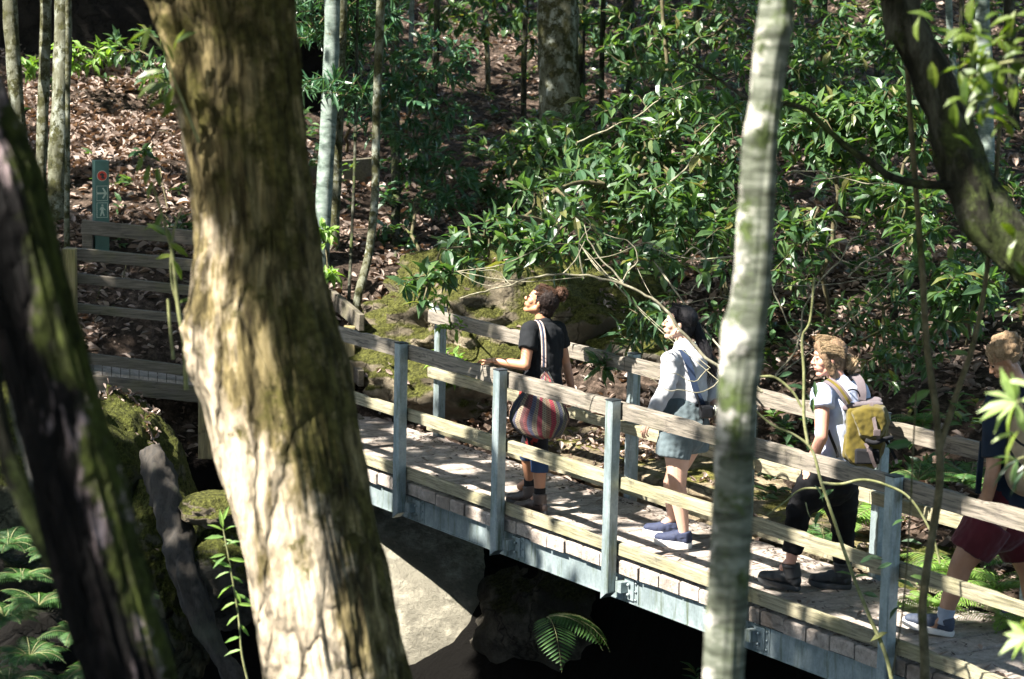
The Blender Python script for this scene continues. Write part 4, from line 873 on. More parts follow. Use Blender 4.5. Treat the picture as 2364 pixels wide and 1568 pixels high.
# ferns
def fern(base, nf, L, mat, label, name='fern', az=None, spread=1.0, parent=None, tilt=.9, dead=0):
    e = empty(name, base, label, 'fern'); base = Vector(base)
    Vs = []; A = []; Dd = []; Nn = []; LL = []; mb = MB(); dv = []
    for q in range(nf):
        a = (az + random.uniform(-1, 1) * spread) if az is not None else random.uniform(0, 6.283)
        l = L * random.uniform(.7, 1.1); hd = Vector((math.cos(a), math.sin(a), 0)); el = tilt * random.uniform(.6, 1.15)
        m_ = 20; p = base.copy(); pts = [p.copy()]; 
        for i in range(m_):
            e_ = el - 1.5 * (i / m_) * random.uniform(.9, 1.05); p = p + (hd * math.cos(e_) + Vector((0, 0, math.sin(e_)))) * (l / m_); pts.append(p.copy())
        mb.tube(pts, [.004 * (1 - .8 * i / m_) for i in range(m_ + 1)], 4, 0, False)
        sd = hd.cross(Vector((0, 0, 1)))
        for i in range(2, m_ + 1):
            for sgn in (-1, 1):
                t = i / m_; wl = l * .26 * math.sin(math.pi * min(1, t * .93 + .12)) ** .8 + .01
                tg = (pts[i] - pts[i - 1]).normalized()
                for off in (0,):
                    A.append(pts[i - 1].lerp(pts[i], off)); Dd.append(sd * sgn * 1.0 + tg * .45 + Vector((0, 0, -.12))); Nn.append(sd.cross(tg) if (sd.cross(tg)).z > 0 else -sd.cross(tg)); LL.append(wl)
    mb.build('frond_stem', 'twig_green', e)
    A = np.array(A); Dd = np.array(Dd); Nn = np.array(Nn) + rng.normal(0, .12, (len(A), 3)); LL = np.array(LL)
    Vv, Ff = leaves(A, Dd, Nn, LL, np.full(len(A), L * .030), .15, .15); npmesh('fronds', Vv, Ff, mat, e)
    return e
# left bank ferns under the dark trunk
fl = ['fern clump at the left edge just under the mossy rock', 'fern beside the dark trunk below the mossy rock', 'fern with pale frond tips in the middle of the left bank', 'fern spreading at the left edge half way down the bank', 'low fern tucked against the dark trunk', 'fern at the very bottom of the left bank', 'bottom left corner fern', 'fern peeping right of the black trunk near the mossy rock']
fl += ['fern half hidden by the dark trunk near its foot', 'fern in the middle of the left bank above the bottom one', 'fern drooping against the dark trunk at mid bank', 'upper fern frond clump over the grey bank at the left edge']
for lb, (x, y, d, n_, L) in zip(fl, [(20, 1230, 12.8, 10, .34), (120, 1250, 12.8, 9, .32), (90, 1370, 12.3, 12, .36), (10, 1400, 12.2, 11, .36), (170, 1440, 12.2, 9, .32), (140, 1560, 11.8, 12, .38), (20, 1560, 11.7, 12, .38), (335, 1345, 13.5, 5, .16),
                                     (220, 1540, 11.9, 10, .34), (70, 1490, 12.0, 12, .36), (190, 1350, 12.5, 9, .32), (50, 1310, 12.6, 10, .34)]):
    fern(U(x, y + 30, d), n_ + 10, L * .66, 'fern_leaf', lb, tilt=.85)
boulder('boulder', U(60, 1600, 13.1), (.75, .65, .80), 21, 'rock_dark', 'dark earth bank carrying the ferns at the left', amp=.2)
fern(U(1262, 1425, 16.3), 6, .56, 'fern_leaf', 'lone green fern growing from the shaded boulder under the bridge', az=-.35, spread=1.1, tilt=.35)
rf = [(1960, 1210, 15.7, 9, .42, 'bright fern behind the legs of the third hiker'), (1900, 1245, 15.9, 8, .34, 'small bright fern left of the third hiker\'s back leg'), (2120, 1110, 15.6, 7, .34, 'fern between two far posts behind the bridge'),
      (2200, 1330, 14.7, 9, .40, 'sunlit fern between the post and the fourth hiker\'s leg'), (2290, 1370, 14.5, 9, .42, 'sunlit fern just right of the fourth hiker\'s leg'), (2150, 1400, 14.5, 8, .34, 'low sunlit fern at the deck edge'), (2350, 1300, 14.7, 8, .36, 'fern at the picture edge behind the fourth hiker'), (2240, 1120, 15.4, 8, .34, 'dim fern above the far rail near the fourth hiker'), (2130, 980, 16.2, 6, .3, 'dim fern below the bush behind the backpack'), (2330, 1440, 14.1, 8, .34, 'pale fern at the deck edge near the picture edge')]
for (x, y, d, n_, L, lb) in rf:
    fern(U(x, y, d), n_ + 5, L, 'fern_sunlit' if 'right' in lb.split()[0] or 'sunlit' in lb or 'pale' in lb else 'fern_leaf', lb)
# undergrowth nobody could count
n = 2600; P = np.concatenate([np.stack([rng.uniform(a, b_, k_), rng.uniform(c, d, k_)], 1) for (a, b_, c, d, k_) in [(1.2, 8, 15.5, 22, 1000), (-1, 8, 22, 34, 1300), (-8, -2, 21, 33, 130), (-3, 2, 20.5, 26, 160)]])
keep = np.array([noise.noise(Vector((p[0] * .9, p[1] * .9, 0))) > -.12 for p in P]); P = P[keep]
T = np.column_stack([P, terr(P) + rng.uniform(.05, .42, len(P))]); Vv, Ff = whorls(T, np.tile([[0, 0, 1.]], (len(T), 1)) + rng.normal(0, .3, (len(T), 3)), 8, .11, .38, .4)
tag(npmesh('undergrowth', Vv, Ff, 'shrub_leaf'), 'scattered seedlings and low leaves over the slope', None, None, 'stuff')
# sticks on the slope
sk_ = MB()
for _ in range(260):
    x, y = random.uniform(-7, 7), random.uniform(18.5, 32); z = TZ(x, y); a = random.uniform(0, 6.3); l = random.uniform(.15, .7)
    q = Vector((x + math.cos(a) * l, y + math.sin(a) * l, 0)); q.z = TZ(q.x, q.y) + .03; m_ = (Vector((x, y, z + .02)) + q) / 2 + Vector((0, 0, .03))
    sk_.tube([Vector((x, y, z + .02)), m_, q], [.007, .006, .003], 4)
tag(sk_.build('fallen_sticks', 'twig_dark'), 'fallen sticks strewn over the leaf litter', None, None, 'stuff')
# the grey log
lg = MB(); pts = spline([U(x, y, d) for x, y, d in ((345, 1040, 16.9), (370, 1100, 16.8), (400, 1200, 16.6), (425, 1300, 16.4), (455, 1400, 16.3), (500, 1500, 16.2), (560, 1590, 16.1))], 10)
lg.tube(pts, [.06 + .045 * math.sin(math.pi * min(1, .15 + i / len(pts))) for i in range(len(pts))], 20, 0, True, .45, (9, 9, 4))
lo = lg.build('fallen_log', 'log_wood'); tag(lo, 'weathered grey log lying down the mossy rocks under the boardwalk', 'log')

# ------------------------------------------------------------------ unseen canopy, its gaps and extra leaves shaped to place sun and shade
LIT = [(100, 240, 23.8, .8), (230, 260, 23.6, .95), (340, 300, 23.2, .7), (400, 340, 22.6, .5), (260, 380, 22.5, .3), (40, 240, 23.8, .5), (150, 320, 23, .3), (390, 350, 22.6, .4), (370, 440, 21.9, .35), (330, 410, 22, .22), (300, 460, 21.8, .2),
       (1150, 80, 30.5, .55), (1200, 60, 30.5, .5), (720, 130, 29, .5), (1440, 200, 27, .35), (1460, 215, 27, .3), (1680, 260, 26, .3), (800, 385, 25.5, .3), (740, 370, 25.6, .3), (790, 520, 23, .25), (830, 590, 22.3, .25),
       (980, 745, 20.4, .28), (930, 690, 20.8, .3), (1010, 790, 20.4, .2), (900, 650, 21, .25), (1120, 850, 20, .2), (1200, 690, 20.8, .18), (1040, 680, 20.8, .15), (1340, 880, 19, .2), (1000, 970, 19.8, .2), (1100, 960, 19, .15), (1350, 930, 18.6, .3), (1150, 900, 20, .25), (1450, 1010, 17.8, .2),
       (1560, 960, 17.6, .25), (1550, 1080, 17.2, .22), (1780, 940, 16.8, .3),
       (1950, 290, 18.6, .5), (2050, 260, 18.4, .4), (1860, 330, 18.8, .25), (2090, 480, 17.8, .25), (2140, 560, 17.4, .2), (2240, 660, 16.8, .25), (1400, 300, 19.8, .25), (1500, 420, 19.2, .45), (1250, 350, 24, .3), (1600, 120, 25, .4), (1450, 70, 26, .4), (2050, 90, 24, .4), (1180, 20, 28, .5), (980, 400, 23, .3), (1550, 520, 18.5, .3), (1380, 400, 19.2, .3), (1640, 330, 19, .3), (2000, 720, 18, .25), (1050, 520, 17.2, .25), (1900, 800, 17.6, .2), (1350, 480, 18.4, .25), (1620, 400, 19, .3), (1450, 560, 17.6, .25), (1250, 520, 17.2, .3), (1300, 640, 15.3, .25), (1140, 600, 16.4, .25), (980, 650, 16.4, .25), (1560, 330, 19.6, .25), (1180, 440, 19, .2),
       (1990, 1200, 15.7, .3), (1900, 1250, 15.8, .25), (2220, 1330, 14.6, .35), (2300, 1380, 14.4, .35), (2180, 1400, 14.5, .3), (1830, 870, 15.2, .2),
       (800, 130, 22.4, .2), (900, 230, 22.4, .25), (970, 190, 22.8, .25), (745, 210, 21.7, .25), (750, 545, 21, .2), (980, 260, 22.6, .2), (200, 130, 24.4, .35), (80, 150, 24.4, .25),
       (950, 1420, 18.2, .5), (890, 1300, 18.3, .3), (1020, 1500, 18.3, .35), (900, 1520, 18.0, .4), (870, 1400, 18.1, .3),
       (500, 1160, 16.5, .12), (520, 1300, 11, .25), (300, 950, 18, .2), (60, 900, 17.6, .25), (380, 1000, 18, .12),
       (110, 1330, 12, .16), (50, 1450, 12, .16), (60, 1260, 12.6, .14), (150, 1480, 12, .12),
       (2330, 940, 6.6, .5), (2370, 1480, 6.4, .35), (2320, 900, 6.6, .4), (1640, 1380, 14.7, .3), (1480, 1250, 15.6, .3), (2300, 170, 7.2, .4), (2350, 80, 7.2, .3),
       # bridge
       (1420, 1150, 15.5, .16), (1400, 960, 15.5, .12), (1330, 900, 15.9, .10), (1500, 950, 15.2, .14), (1240, 890, 16.2, .10), (1340, 1180, 16.6, .14), (1560, 1400, 14.9, .22), (1480, 1370, 15.1, .22), (1380, 1330, 15.6, .22), (1290, 1290, 16, .12),
       (1500, 1290, 15.6, .24), (1620, 1330, 15.2, .20), (1400, 1260, 16, .14), (1250, 1230, 16.3, .12), (880, 1180, 17.8, .2), (1000, 1230, 17.2, .1), (900, 860, 17.8, .1), (1050, 1090, 16.9, .12), (1470, 860, 17.3, .16), (1560, 860, 17.0, .16), (1800, 910, 16.2, .22), (1780, 1290, 14.8, .18), 
       (1530, 1480, 14.8, .18), (1600, 1330, 15.4, .1), (1330, 1080, 15.9, .12), (1060, 1000, 17, .1), (870, 930, 17.8, .12), (830, 1010, 18, .12), (1110, 1210, 16.9, .10),
       # people
       (1580, 800, 15.8, .22), (1545, 880, 15.8, .14), (1575, 1140, 15.8, .13), (1560, 1220, 15.8, .1), (1920, 900, 14.2, .15), (1890, 960, 14.2, .10), (1990, 940, 14.0, .12), (1235, 700, 17.3, .10), (1960, 830, 14.2, .08), (1210, 980, 17, .06), (1280, 940, 16.9, .07),
       # near trunks
       (550, 1020, 7.8, .13), (600, 1150, 7.8, .15), (620, 1300, 7.8, .17), (680, 1450, 7.8, .19), (560, 900, 7.8, .10), (580, 1240, 7.8, .14), (480, 100, 7.8, .05), (490, 190, 7.8, .05), (470, 330, 7.8, .05), (470, 400, 7.8, .04), (475, 550, 7.8, .06), (530, 700, 7.8, .05), (780, 1380, 7.8, .07), (700, 1560, 7.8, .14), (640, 860, 7.8, .06),
       (1700, 470, 6.1, .06), (1690, 560, 6.1, .05), (1665, 1440, 6.1, .08), (1650, 1530, 6.1, .09), (1760, 60, 6.1, .04), (1745, 130, 6.1, .04),
       (255, 1130, 5.3, .04), (245, 1050, 5.3, .035), (275, 1250, 5.3, .045), (310, 1400, 5.3, .05), (330, 1530, 5.3, .05), (170, 760, 5.3, .03), (60, 480, 5.3, .035), (230, 1010, 5.3, .03), (40, 430, 5.3, .03), (120, 620, 5.3, .03), (10, 900, 5.5, .04), (320, 1500, 5.3, .04), (2330, 520, 9.3, .12), (2230, 440, 9.3, .06)]
bpy.context.view_layer.update(); DG = bpy.context.evaluated_depsgraph_get(); O_ = camo.location.copy(); O_ = M.translation
def surf(x, y, d):
    t = (U(x, y, 1.0) - O_).normalized(); ok, q, *_r = S.ray_cast(DG, O_ + t * .1, t)
    if ok:
        dd = (q - O_).dot(Fw)
        if abs(dd - d) < (2.5 if d > 12 else .6): return arr(q)
    return arr(U(x, y, d))
Wp = np.array([surf(x, y, d) for x, y, d, r in LIT]); Wr = np.array([r for *_, r in LIT]); sd = arr(SUN)
n = 170000
C = np.stack([rng.uniform(-26, 15, n), rng.uniform(-10, 40, n), rng.uniform(0, 1, n)], 1)
gz_ = terr(C[:, :2]); C[:, 2] = np.maximum(gz_ + 4.2, 5.4) + C[:, 2] * 3.6
nz = np.array([noise.fractal(Vector((c[0] * .45, c[1] * .45, c[2] * .3)), 1, 2, 3) for c in C])
keep = (nz > -.5) & ((C[:, 1] < 14) | (rng.random(n) < .72))
cross = C[:, None, :] - Wp[None]; along = cross @ sd; perp = np.linalg.norm(cross - along[..., None] * sd, axis=2)
keep &= ~((perp < Wr[None] + .07) & (along > 0)).any(1)  # canopy leaves cut away along sun rays to light chosen spots
C = C[keep]; n = len(C)
L = rng.uniform(.22, .5, n); L = np.where(np.abs(C[:, 1] - 12) < 30, L, L)
dmin = (perp[keep] - Wr[None] + 10 * (along[keep] < 0)).min(1); L = np.minimum(L, np.maximum(.12, dmin * .9 + .05))
SHD = [(1850, 1150, 14.6, .45), (2000, 1300, 14, .5), (2150, 1200, 13.8, .5), (2250, 1450, 13.5, .5), (2000, 1020, 14.5, .4), (2300, 1100, 13.5, .55), (1760, 1450, 14.5, .28), (1900, 1520, 14, .4), (1800, 1060, 14.8, .28), (2100, 1130, 13.8, .4), (2350, 1300, 13.3, .5), (2300, 850, 13.5, .3), (1250, 850, 17.2, .22), (1240, 1000, 17.2, .2), (1250, 1150, 17.2, .25), (60, 1350, 12.3, .25), (120, 1500, 12, .25), (960, 1060, 18, .3), (1060, 1110, 17.5, .25), (1150, 1140, 17, .2), (1160, 1420, 17.3, .45), (1100, 1560, 17.6, .3), (1230, 1450, 17.3, .8), (1130, 1540, 18, .4), (1350, 1540, 17, .6), (1600, 1540, 16.5, .5), (1180, 1380, 17.5, .4), (600, 150, 7.9, .25), (590, 330, 7.9, .25), (600, 500, 7.9, .25), (640, 680, 7.9, .22), (690, 850, 7.9, .16), (740, 1000, 7.9, .14), (790, 1180, 7.9, .12), (840, 1350, 7.9, .10), (560, 560, 7.9, .2),
       (60, 900, 5.4, .14), (0, 700, 5.4, .15), (120, 1100, 5.4, .12), (160, 1350, 5.4, .10), (0, 500, 5.4, .10), (200, 1500, 5.4, .1),
       (1770, 260, 6.2, .10), (1730, 680, 6.2, .10), (1710, 850, 6.2, .12), (1700, 1050, 6.2, .12), (1690, 1250, 6.2, .12), (1760, 400, 6.2, .06), (2160, 200, 9.5, .3), (2200, 330, 9.5, .2), (2350, 600, 9.5, .1),
       (1050, 300, 27, 1.1), (1150, 250, 27.5, 1.0), (900, 420, 25, .5), (1100, 480, 24, .6), (1250, 250, 25.5, .5), (150, 30, 26.5, 1.1), (250, 620, 20.8, .7), (350, 700, 20.2, .5), (330, 830, 19.6, .5), (400, 560, 21, .5), (130, 450, 21.5, .5),
       (1900, 700, 20, .7), (2100, 850, 17.4, .5), (2300, 750, 17.5, .7), (2250, 300, 24, .8), (2000, 80, 27, 1.2), (1700, 80, 27, 1.0), (1400, 50, 28, 1.0), (1400, 720, 20.5, .4), (1600, 650, 20.5, .5), (1300, 780, 20.8, .3), (1750, 620, 21, .4),
       (1900, 1150, 14.5, .22), (1950, 1400, 14.2, .30), (2080, 1540, 13.5, .25), (1850, 1380, 14.5, .22), (2000, 1050, 14.4, .15), (2200, 1250, 13.6, .22), (2280, 1000, 13.8, .2), (2064, 1250, 13.3, .14), (2300, 1530, 13, .3), (1950, 1520, 13.9, .25), (1180, 1100, 17.2, .18), (1000, 1060, 18.3, .25), (1150, 1180, 16.8, .12), (1380, 1050, 16, .14), (1100, 770, 19, .25), (1260, 820, 17, .10), (1640, 1100, 15.3, .2), (2080, 1020, 14, .2), (2200, 1010, 14.2, .2),
       (1330, 1400, 16.8, .7), (1550, 1520, 16, .6), (1250, 1500, 16.8, .5), (380, 1300, 17.5, .5), (450, 1400, 16.5, .35), (300, 1300, 17.5, .4), (700, 900, 20, .5)]
X_ = []
for (x, y, d, r) in SHD:  # extra leaves added along sun rays to shade chosen spots
    p0 = surf(x, y, d); k_ = int(60 + r * r * 900); zz_ = rng.uniform(5.2, 7.5, k_) + max(0, p0[2]); t_ = (zz_ - p0[2]) / sd[2]
    a1 = norm(np.cross(sd, [0, 0, 1.])); a2 = np.cross(sd, a1); rr_ = r * np.sqrt(rng.random(k_)); th_ = rng.uniform(0, 6.283, k_)
    X_.append(p0 + sd * t_[:, None] + a1 * (rr_ * np.cos(th_))[:, None] + a2 * (rr_ * np.sin(th_))[:, None])
X_ = np.concatenate(X_); cr_ = X_[:, None, :] - Wp[None]; al_ = cr_ @ sd; pe_ = np.linalg.norm(cr_ - al_[..., None] * sd, axis=2)
X_ = X_[~((pe_ < Wr[None] + .08) & (al_ > 0)).any(1)]
C = np.concatenate([C, X_]); L = np.concatenate([L, rng.uniform(.12, .22, len(X_))]); n = len(C)
Vv, Ff = leaves(C, rng.normal(0, 1, (n, 3)) * [1, 1, .3], np.array([0, 0, 1.]) + rng.normal(0, .45, (n, 3)), L, L * .55, .1, .2, True)
Vv = Vv.reshape(-1, 4, 3); tp = np.array([arr(t[1]) for t in TREES])[:, :2]
own = np.linalg.norm(C[:, None, :2] - tp[None], axis=2).argmin(1)
for i, (e, _p) in enumerate(TREES):
    k_ = own == i
    if k_.sum() < 3: continue
    V_ = Vv[k_].reshape(-1, 3); ii = np.arange(k_.sum())[:, None] * 4
    npmesh('shade_crown', V_, [np.concatenate([ii + np.array([[0, 1, 2]]), ii + np.array([[0, 2, 3]])])], 'canopy_leaf', e)  # light-shaping leaves shared out among the nearest trunks

# ------------------------------------------------------------------ people
simple('skin_tan', (.36, .17, .095), .5, .07, 30)
simple('skin_light', (.50, .30, .22), .5, .06, 30)
simple('skin_pink', (.46, .235, .17), .5, .09, 25)
simple('skin_brown', (.30, .155, .09), .55, .1, 25)
for nm, c_, r_ in (('eye_dark', (.012, .008, .006), .25), ('brow', (.03, .017, .012), .8), ('lip', (.34, .13, .10), .5), ('nail', (.55, .35, .29), .35), ('eye_white', (.6, .57, .53), .3)): simple(nm, c_, r_, .1, 40)
def hairmat(name, a, b_, rough=.5):
    m, n, b = newmat(name, rough); t = ntex(n, coords(n, (60, 60, 14)), 2.5, 6, .7, 1.2)
    n.links.new(ramp(n, t, [(.3, a), (.68, b_)]), b.inputs['Base Color']); bump(n, b, t, 1, .006); b.inputs['Specular IOR Level'].default_value = .15
hairmat('hair_dark', (.004, .003, .003), (.028, .017, .014)); hairmat('hair_bun', (.012, .007, .005), (.10, .05, .03)); hairmat('hair_black', (.002, .002, .003), (.009, .008, .010), .4)
hairmat('hair_blonde', (.055, .033, .020), (.25, .165, .10)); hairmat('hair_gold', (.12, .075, .038), (.42, .31, .19)); hairmat('hair_curly', (.09, .055, .032), (.36, .25, .15))
def cloth(name, col, var=.2, sc=8, rough=.9, weave=220):
    m, n, b = newmat(name, rough); t = ntex(n, coords(n), sc, 6, .6); w_ = ntex(n, coords(n), weave, 2)
    c = ramp(n, t, [(.3, tuple(x * (1 - var) for x in col)), (.7, tuple(min(1, x * (1 + var)) for x in col))])
    n.links.new(c, b.inputs['Base Color']); bump(n, b, math_(n, 'ADD', t, math_(n, 'MULTIPLY', w_, .25)), .5, .008); b.inputs['Specular IOR Level'].default_value = .2; b.inputs['Sheen Weight'].default_value = .1 if max(col) > .05 else 0
cloth('tee_black', (.009, .010, .012)); cloth('leggings_black', (.004, .004, .005)); cloth('linen_white', (.36, .36, .38), .08); cloth('shorts_olive', (.085, .11, .12), .25); cloth('tee_blue', (.42, .46, .60), .1)
cloth('sock_black', (.01, .01, .011)); cloth('sock_grey', (.22, .25, .31), .15); cloth('tee_navy', (.008, .014, .026)); cloth('shorts_maroon', (.052, .006, .010), .2); cloth('strap_navy', (.014, .024, .05), .25)
cloth('bag_olive', (.088, .067, .010), .25, 10); cloth('bag_purple', (.10, .082, .09), .15); cloth('bag_black', (.012, .012, .014)); cloth('pack_khaki', (.26, .20, .13), .2); cloth('pack_blue', (.010, .018, .032), .2)
simple('leather_brown', (.055, .038, .032), .45, .3, 12, .2); simple('leather_black', (.010, .011, .013), .6, .35, 14, .3); simple('sole_dark', (.035, .038, .042), .7, .2, 20); simple('sole_white', (.62, .60, .58), .7, .1, 20); simple('shoe_navy', (.014, .020, .05), .8, .2, 60, .2); simple('shoe_dark_navy', (.025, .035, .06), .7, .2, 40, .1)
simple('plastic_black', (.012, .012, .014), .35, .2, 40); simple('glass_lens', (.02, .02, .03), .08, .2, 10); simple('buckle', (.09, .07, .07), .4, .2, 40)
# patterned leggings (geometric red / black / navy) and woven striped bag
m, n, b = newmat('leggings_print', .8)
v = coords(n, (1, 1, 1)); vo = n.nodes.new('ShaderNodeTexVoronoi'); vo.inputs['Scale'].default_value = 26; vo.feature = 'F1'; n.links.new(v, vo.inputs[0])
sx = n.nodes.new('ShaderNodeSeparateXYZ'); n.links.new(vo.outputs['Color'], sx.inputs[0])
c = ramp(n, sx.outputs[0], [(0, (.006, .006, .008)), (.50, (.006, .006, .008)), (.52, (.20, .022, .018)), (.75, (.15, .018, .015)), (.77, (.012, .012, .02))]); n.nodes[-1].color_ramp.interpolation = 'CONSTANT'
sz = n.nodes.new('ShaderNodeSeparateXYZ'); n.links.new(coords(n), sz.inputs[0])
lo_ = ramp(n, sz.outputs[2], [(.45, (0, 0, 0)), (.455, (1, 1, 1))])
c = mix(n, lo_, (.022, .045, .10), c)
n.links.new(c, b.inputs['Base Color']); b.inputs['Specular IOR Level'].default_value = .2
m, n, b = newmat('woven', .95)
v = n.nodes.new('ShaderNodeTexCoord').outputs['UV']; sx = n.nodes.new('ShaderNodeSeparateXYZ'); n.links.new(v, sx.inputs[0])
C_ = [(.10, .035, .04), (.26, .21, .15), (.045, .055, .10), (.12, .13, .10), (.03, .045, .09), (.24, .20, .14), (.30, .02, .045), (.22, .13, .085), (.28, .23, .16), (.26, .03, .06), (.24, .20, .15), (.08, .09, .16), (.20, .05, .06)]
fr = math_(n, 'FRACT', math_(n, 'MULTIPLY', sx.outputs[0], 3.0))
c = ramp(n, fr, [(i / len(C_), q) for i, q in enumerate(C_)]); n.nodes[-1].color_ramp.interpolation = 'CONSTANT'
zz = math_(n, 'ABSOLUTE', math_(n, 'SUBTRACT', math_(n, 'FRACT', math_(n, 'MULTIPLY', sx.outputs[1], 34)), .5))
xx_ = math_(n, 'ABSOLUTE', math_(n, 'SUBTRACT', math_(n, 'FRACT', math_(n, 'MULTIPLY', fr, len(C_))), .5))
dm = math_(n, 'ADD', zz, xx_); pt = ramp(n, dm, [(.33, (.35, .35, .35)), (.36, (1, 1, 1)), (.60, (1, 1, 1)), (.63, (.5, .5, .5))])
c = mix(n, 1.0, c, pt, 'MULTIPLY'); c = mix(n, .25, c, (.12, .10, .09)); c = mix(n, 1.0, c, (.95, .95, .95), 'MULTIPLY')
n.links.new(c, b.inputs['Base Color']); bump(n, b, ntex(n, coords(n), 150, 3), .6, .006); b.inputs['Specular IOR Level'].default_value = .1

class Blob:
    def prism(s, front, back):
        b = len(s.v); n = len(front); s.v += [tuple(p) for p in front] + [tuple(p) for p in back]
        s.f.append(tuple(b + i for i in range(n))); s.f.append(tuple(b + 2 * n - 1 - i for i in range(n)))
        s.f += [(b + i, b + n + i, b + n + (i + 1) % n, b + (i + 1) % n) for i in range(n)]
    """overlapping rounded forms fused into one skin by a voxel remesh"""
    def __init__(s): s.v = []; s.f = []
    def sph(s, c, r, ax=None, seg=20, rings=12):
        c = Vector(c); r = (r, r, r) if isinstance(r, (int, float)) else r
        X, Y, Z = ax if ax else (Vector((1, 0, 0)), Vector((0, 1, 0)), Vector((0, 0, 1)))
        b_ = len(s.v); s.v.append(tuple(c - Z * r[2]))
        for i in range(1, rings):
            ph = -math.pi / 2 + math.pi * i / rings
            for k in range(seg):
                th = 2 * math.pi * k / seg
                s.v.append(tuple(c + X * r[0] * math.cos(ph) * math.cos(th) + Y * r[1] * math.cos(ph) * math.sin(th) + Z * r[2] * math.sin(ph)))
        s.v.append(tuple(c + Z * r[2])); top = len(s.v) - 1
        for k in range(seg):
            s.f.append((b_, b_ + 1 + (k + 1) % seg, b_ + 1 + k)); s.f.append((top, top - seg + k, top - seg + (k + 1) % seg))
        for i in range(rings - 2):
            for k in range(seg):
                a = b_ + 1 + i * seg + k; a2 = b_ + 1 + i * seg + (k + 1) % seg; s.f.append((a, a2, a2 + seg, a + seg))
    def cap(s, A, B_, ra, rb, ax=None, flat=1.0, caps=True, seg=18):
        """tapered limb; flat squashes it across 'ax'"""
        A = Vector(A); B_ = Vector(B_); t = B_ - A; L = t.length; t = t.normalized()
        a = (Vector(ax) - t * Vector(ax).dot(t)).normalized() if ax is not None else t.orthogonal().normalized(); b2 = t.cross(a)
        prof = []
        nn = 5 if caps else 1
        for i in range(nn):
            an = math.pi / 2 * (i + .15) / nn; prof.append((-ra * math.cos(an) if caps else 0, ra * (math.sin(an) if caps else 1)))
        for i in range(7): prof.append((L * i / 6, ra + (rb - ra) * i / 6))
        for i in range(nn):
            an = math.pi / 2 * (nn - 1 - i + .15) / nn; prof.append((L + (rb * math.cos(an) if caps else .0001), rb * (math.sin(an) if caps else 1)))
        b_ = len(s.v)
        for (u, r) in prof:
            for k in range(seg):
                th = 2 * math.pi * k / seg; s.v.append(tuple(A + t * u + a * r * flat * math.cos(th) + b2 * r * math.sin(th)))
        m_ = len(prof)
        for i in range(m_ - 1):
            for k in range(seg):
                q = b_ + i * seg + k; q2 = b_ + i * seg + (k + 1) % seg; s.f.append((q, q2, q2 + seg, q + seg))
        s.f.append(tuple(b_ + k for k in range(seg - 1, -1, -1))); s.f.append(tuple(b_ + (m_ - 1) * seg + k for k in range(seg)))
    def chain(s, pts, rad, ax=None, flat=1.0):
        for i in range(len(pts) - 1): s.cap(pts[i], pts[i + 1], rad[i], rad[i + 1], ax, flat)
    def build(s, name, mats, parent, voxel=.006, sm=4, disp=0, dsc=12, dstr=(1, 1, 1), paint=None, fine=0, fsc=40):
        me = bpy.data.meshes.new('tmp'); me.from_pydata(s.v, [], s.f); o = bpy.data.objects.new('tmp', me); COL.objects.link(o)
        r = o.modifiers.new('r', 'REMESH'); r.mode = 'VOXEL'; r.voxel_size = voxel; r.use_smooth_shade = True
        if sm: q = o.modifiers.new('s', 'SMOOTH'); q.iterations = sm; q.factor = .5
        dg = bpy.context.evaluated_depsgraph_get(); dg.update(); m2 = bpy.data.meshes.new_from_object(o.evaluated_get(dg)); bpy.data.objects.remove(o)
        m2.name = name
        if disp or fine:
            nr = [v.normal.copy() for v in m2.vertices]
            for v, q in zip(m2.vertices, nr):
                c = v.co; k = 0
                if disp: k += disp * .35 + disp * .65 * noise.noise(Vector((c.x * dsc * dstr[0], c.y * dsc * dstr[1], c.z * dsc * dstr[2])))
                if fine: k += fine * noise.noise(c * fsc)
                v.co = c + q * k
        me2 = m2; me2.materials.clear()
        o = link(name, me2, None, (mats,) if isinstance(mats, str) else mats)
        if paint:
            for p in me2.polygons:
                for (c, r_, mi) in paint:
                    if (p.center - c).length < r_: p.material_index = mi; break
        me2.polygons.foreach_set('use_smooth', [True] * len(me2.polygons))
        if parent is not None:
            me2.transform(Matrix.Translation(-wloc(parent))); o.parent = parent
        return o
def frame_(f, up=(0, 0, 1)):
    f = Vector(f).normalized(); l = Vector(up).cross(f).normalized(); u = f.cross(l).normalized(); return f, l, u
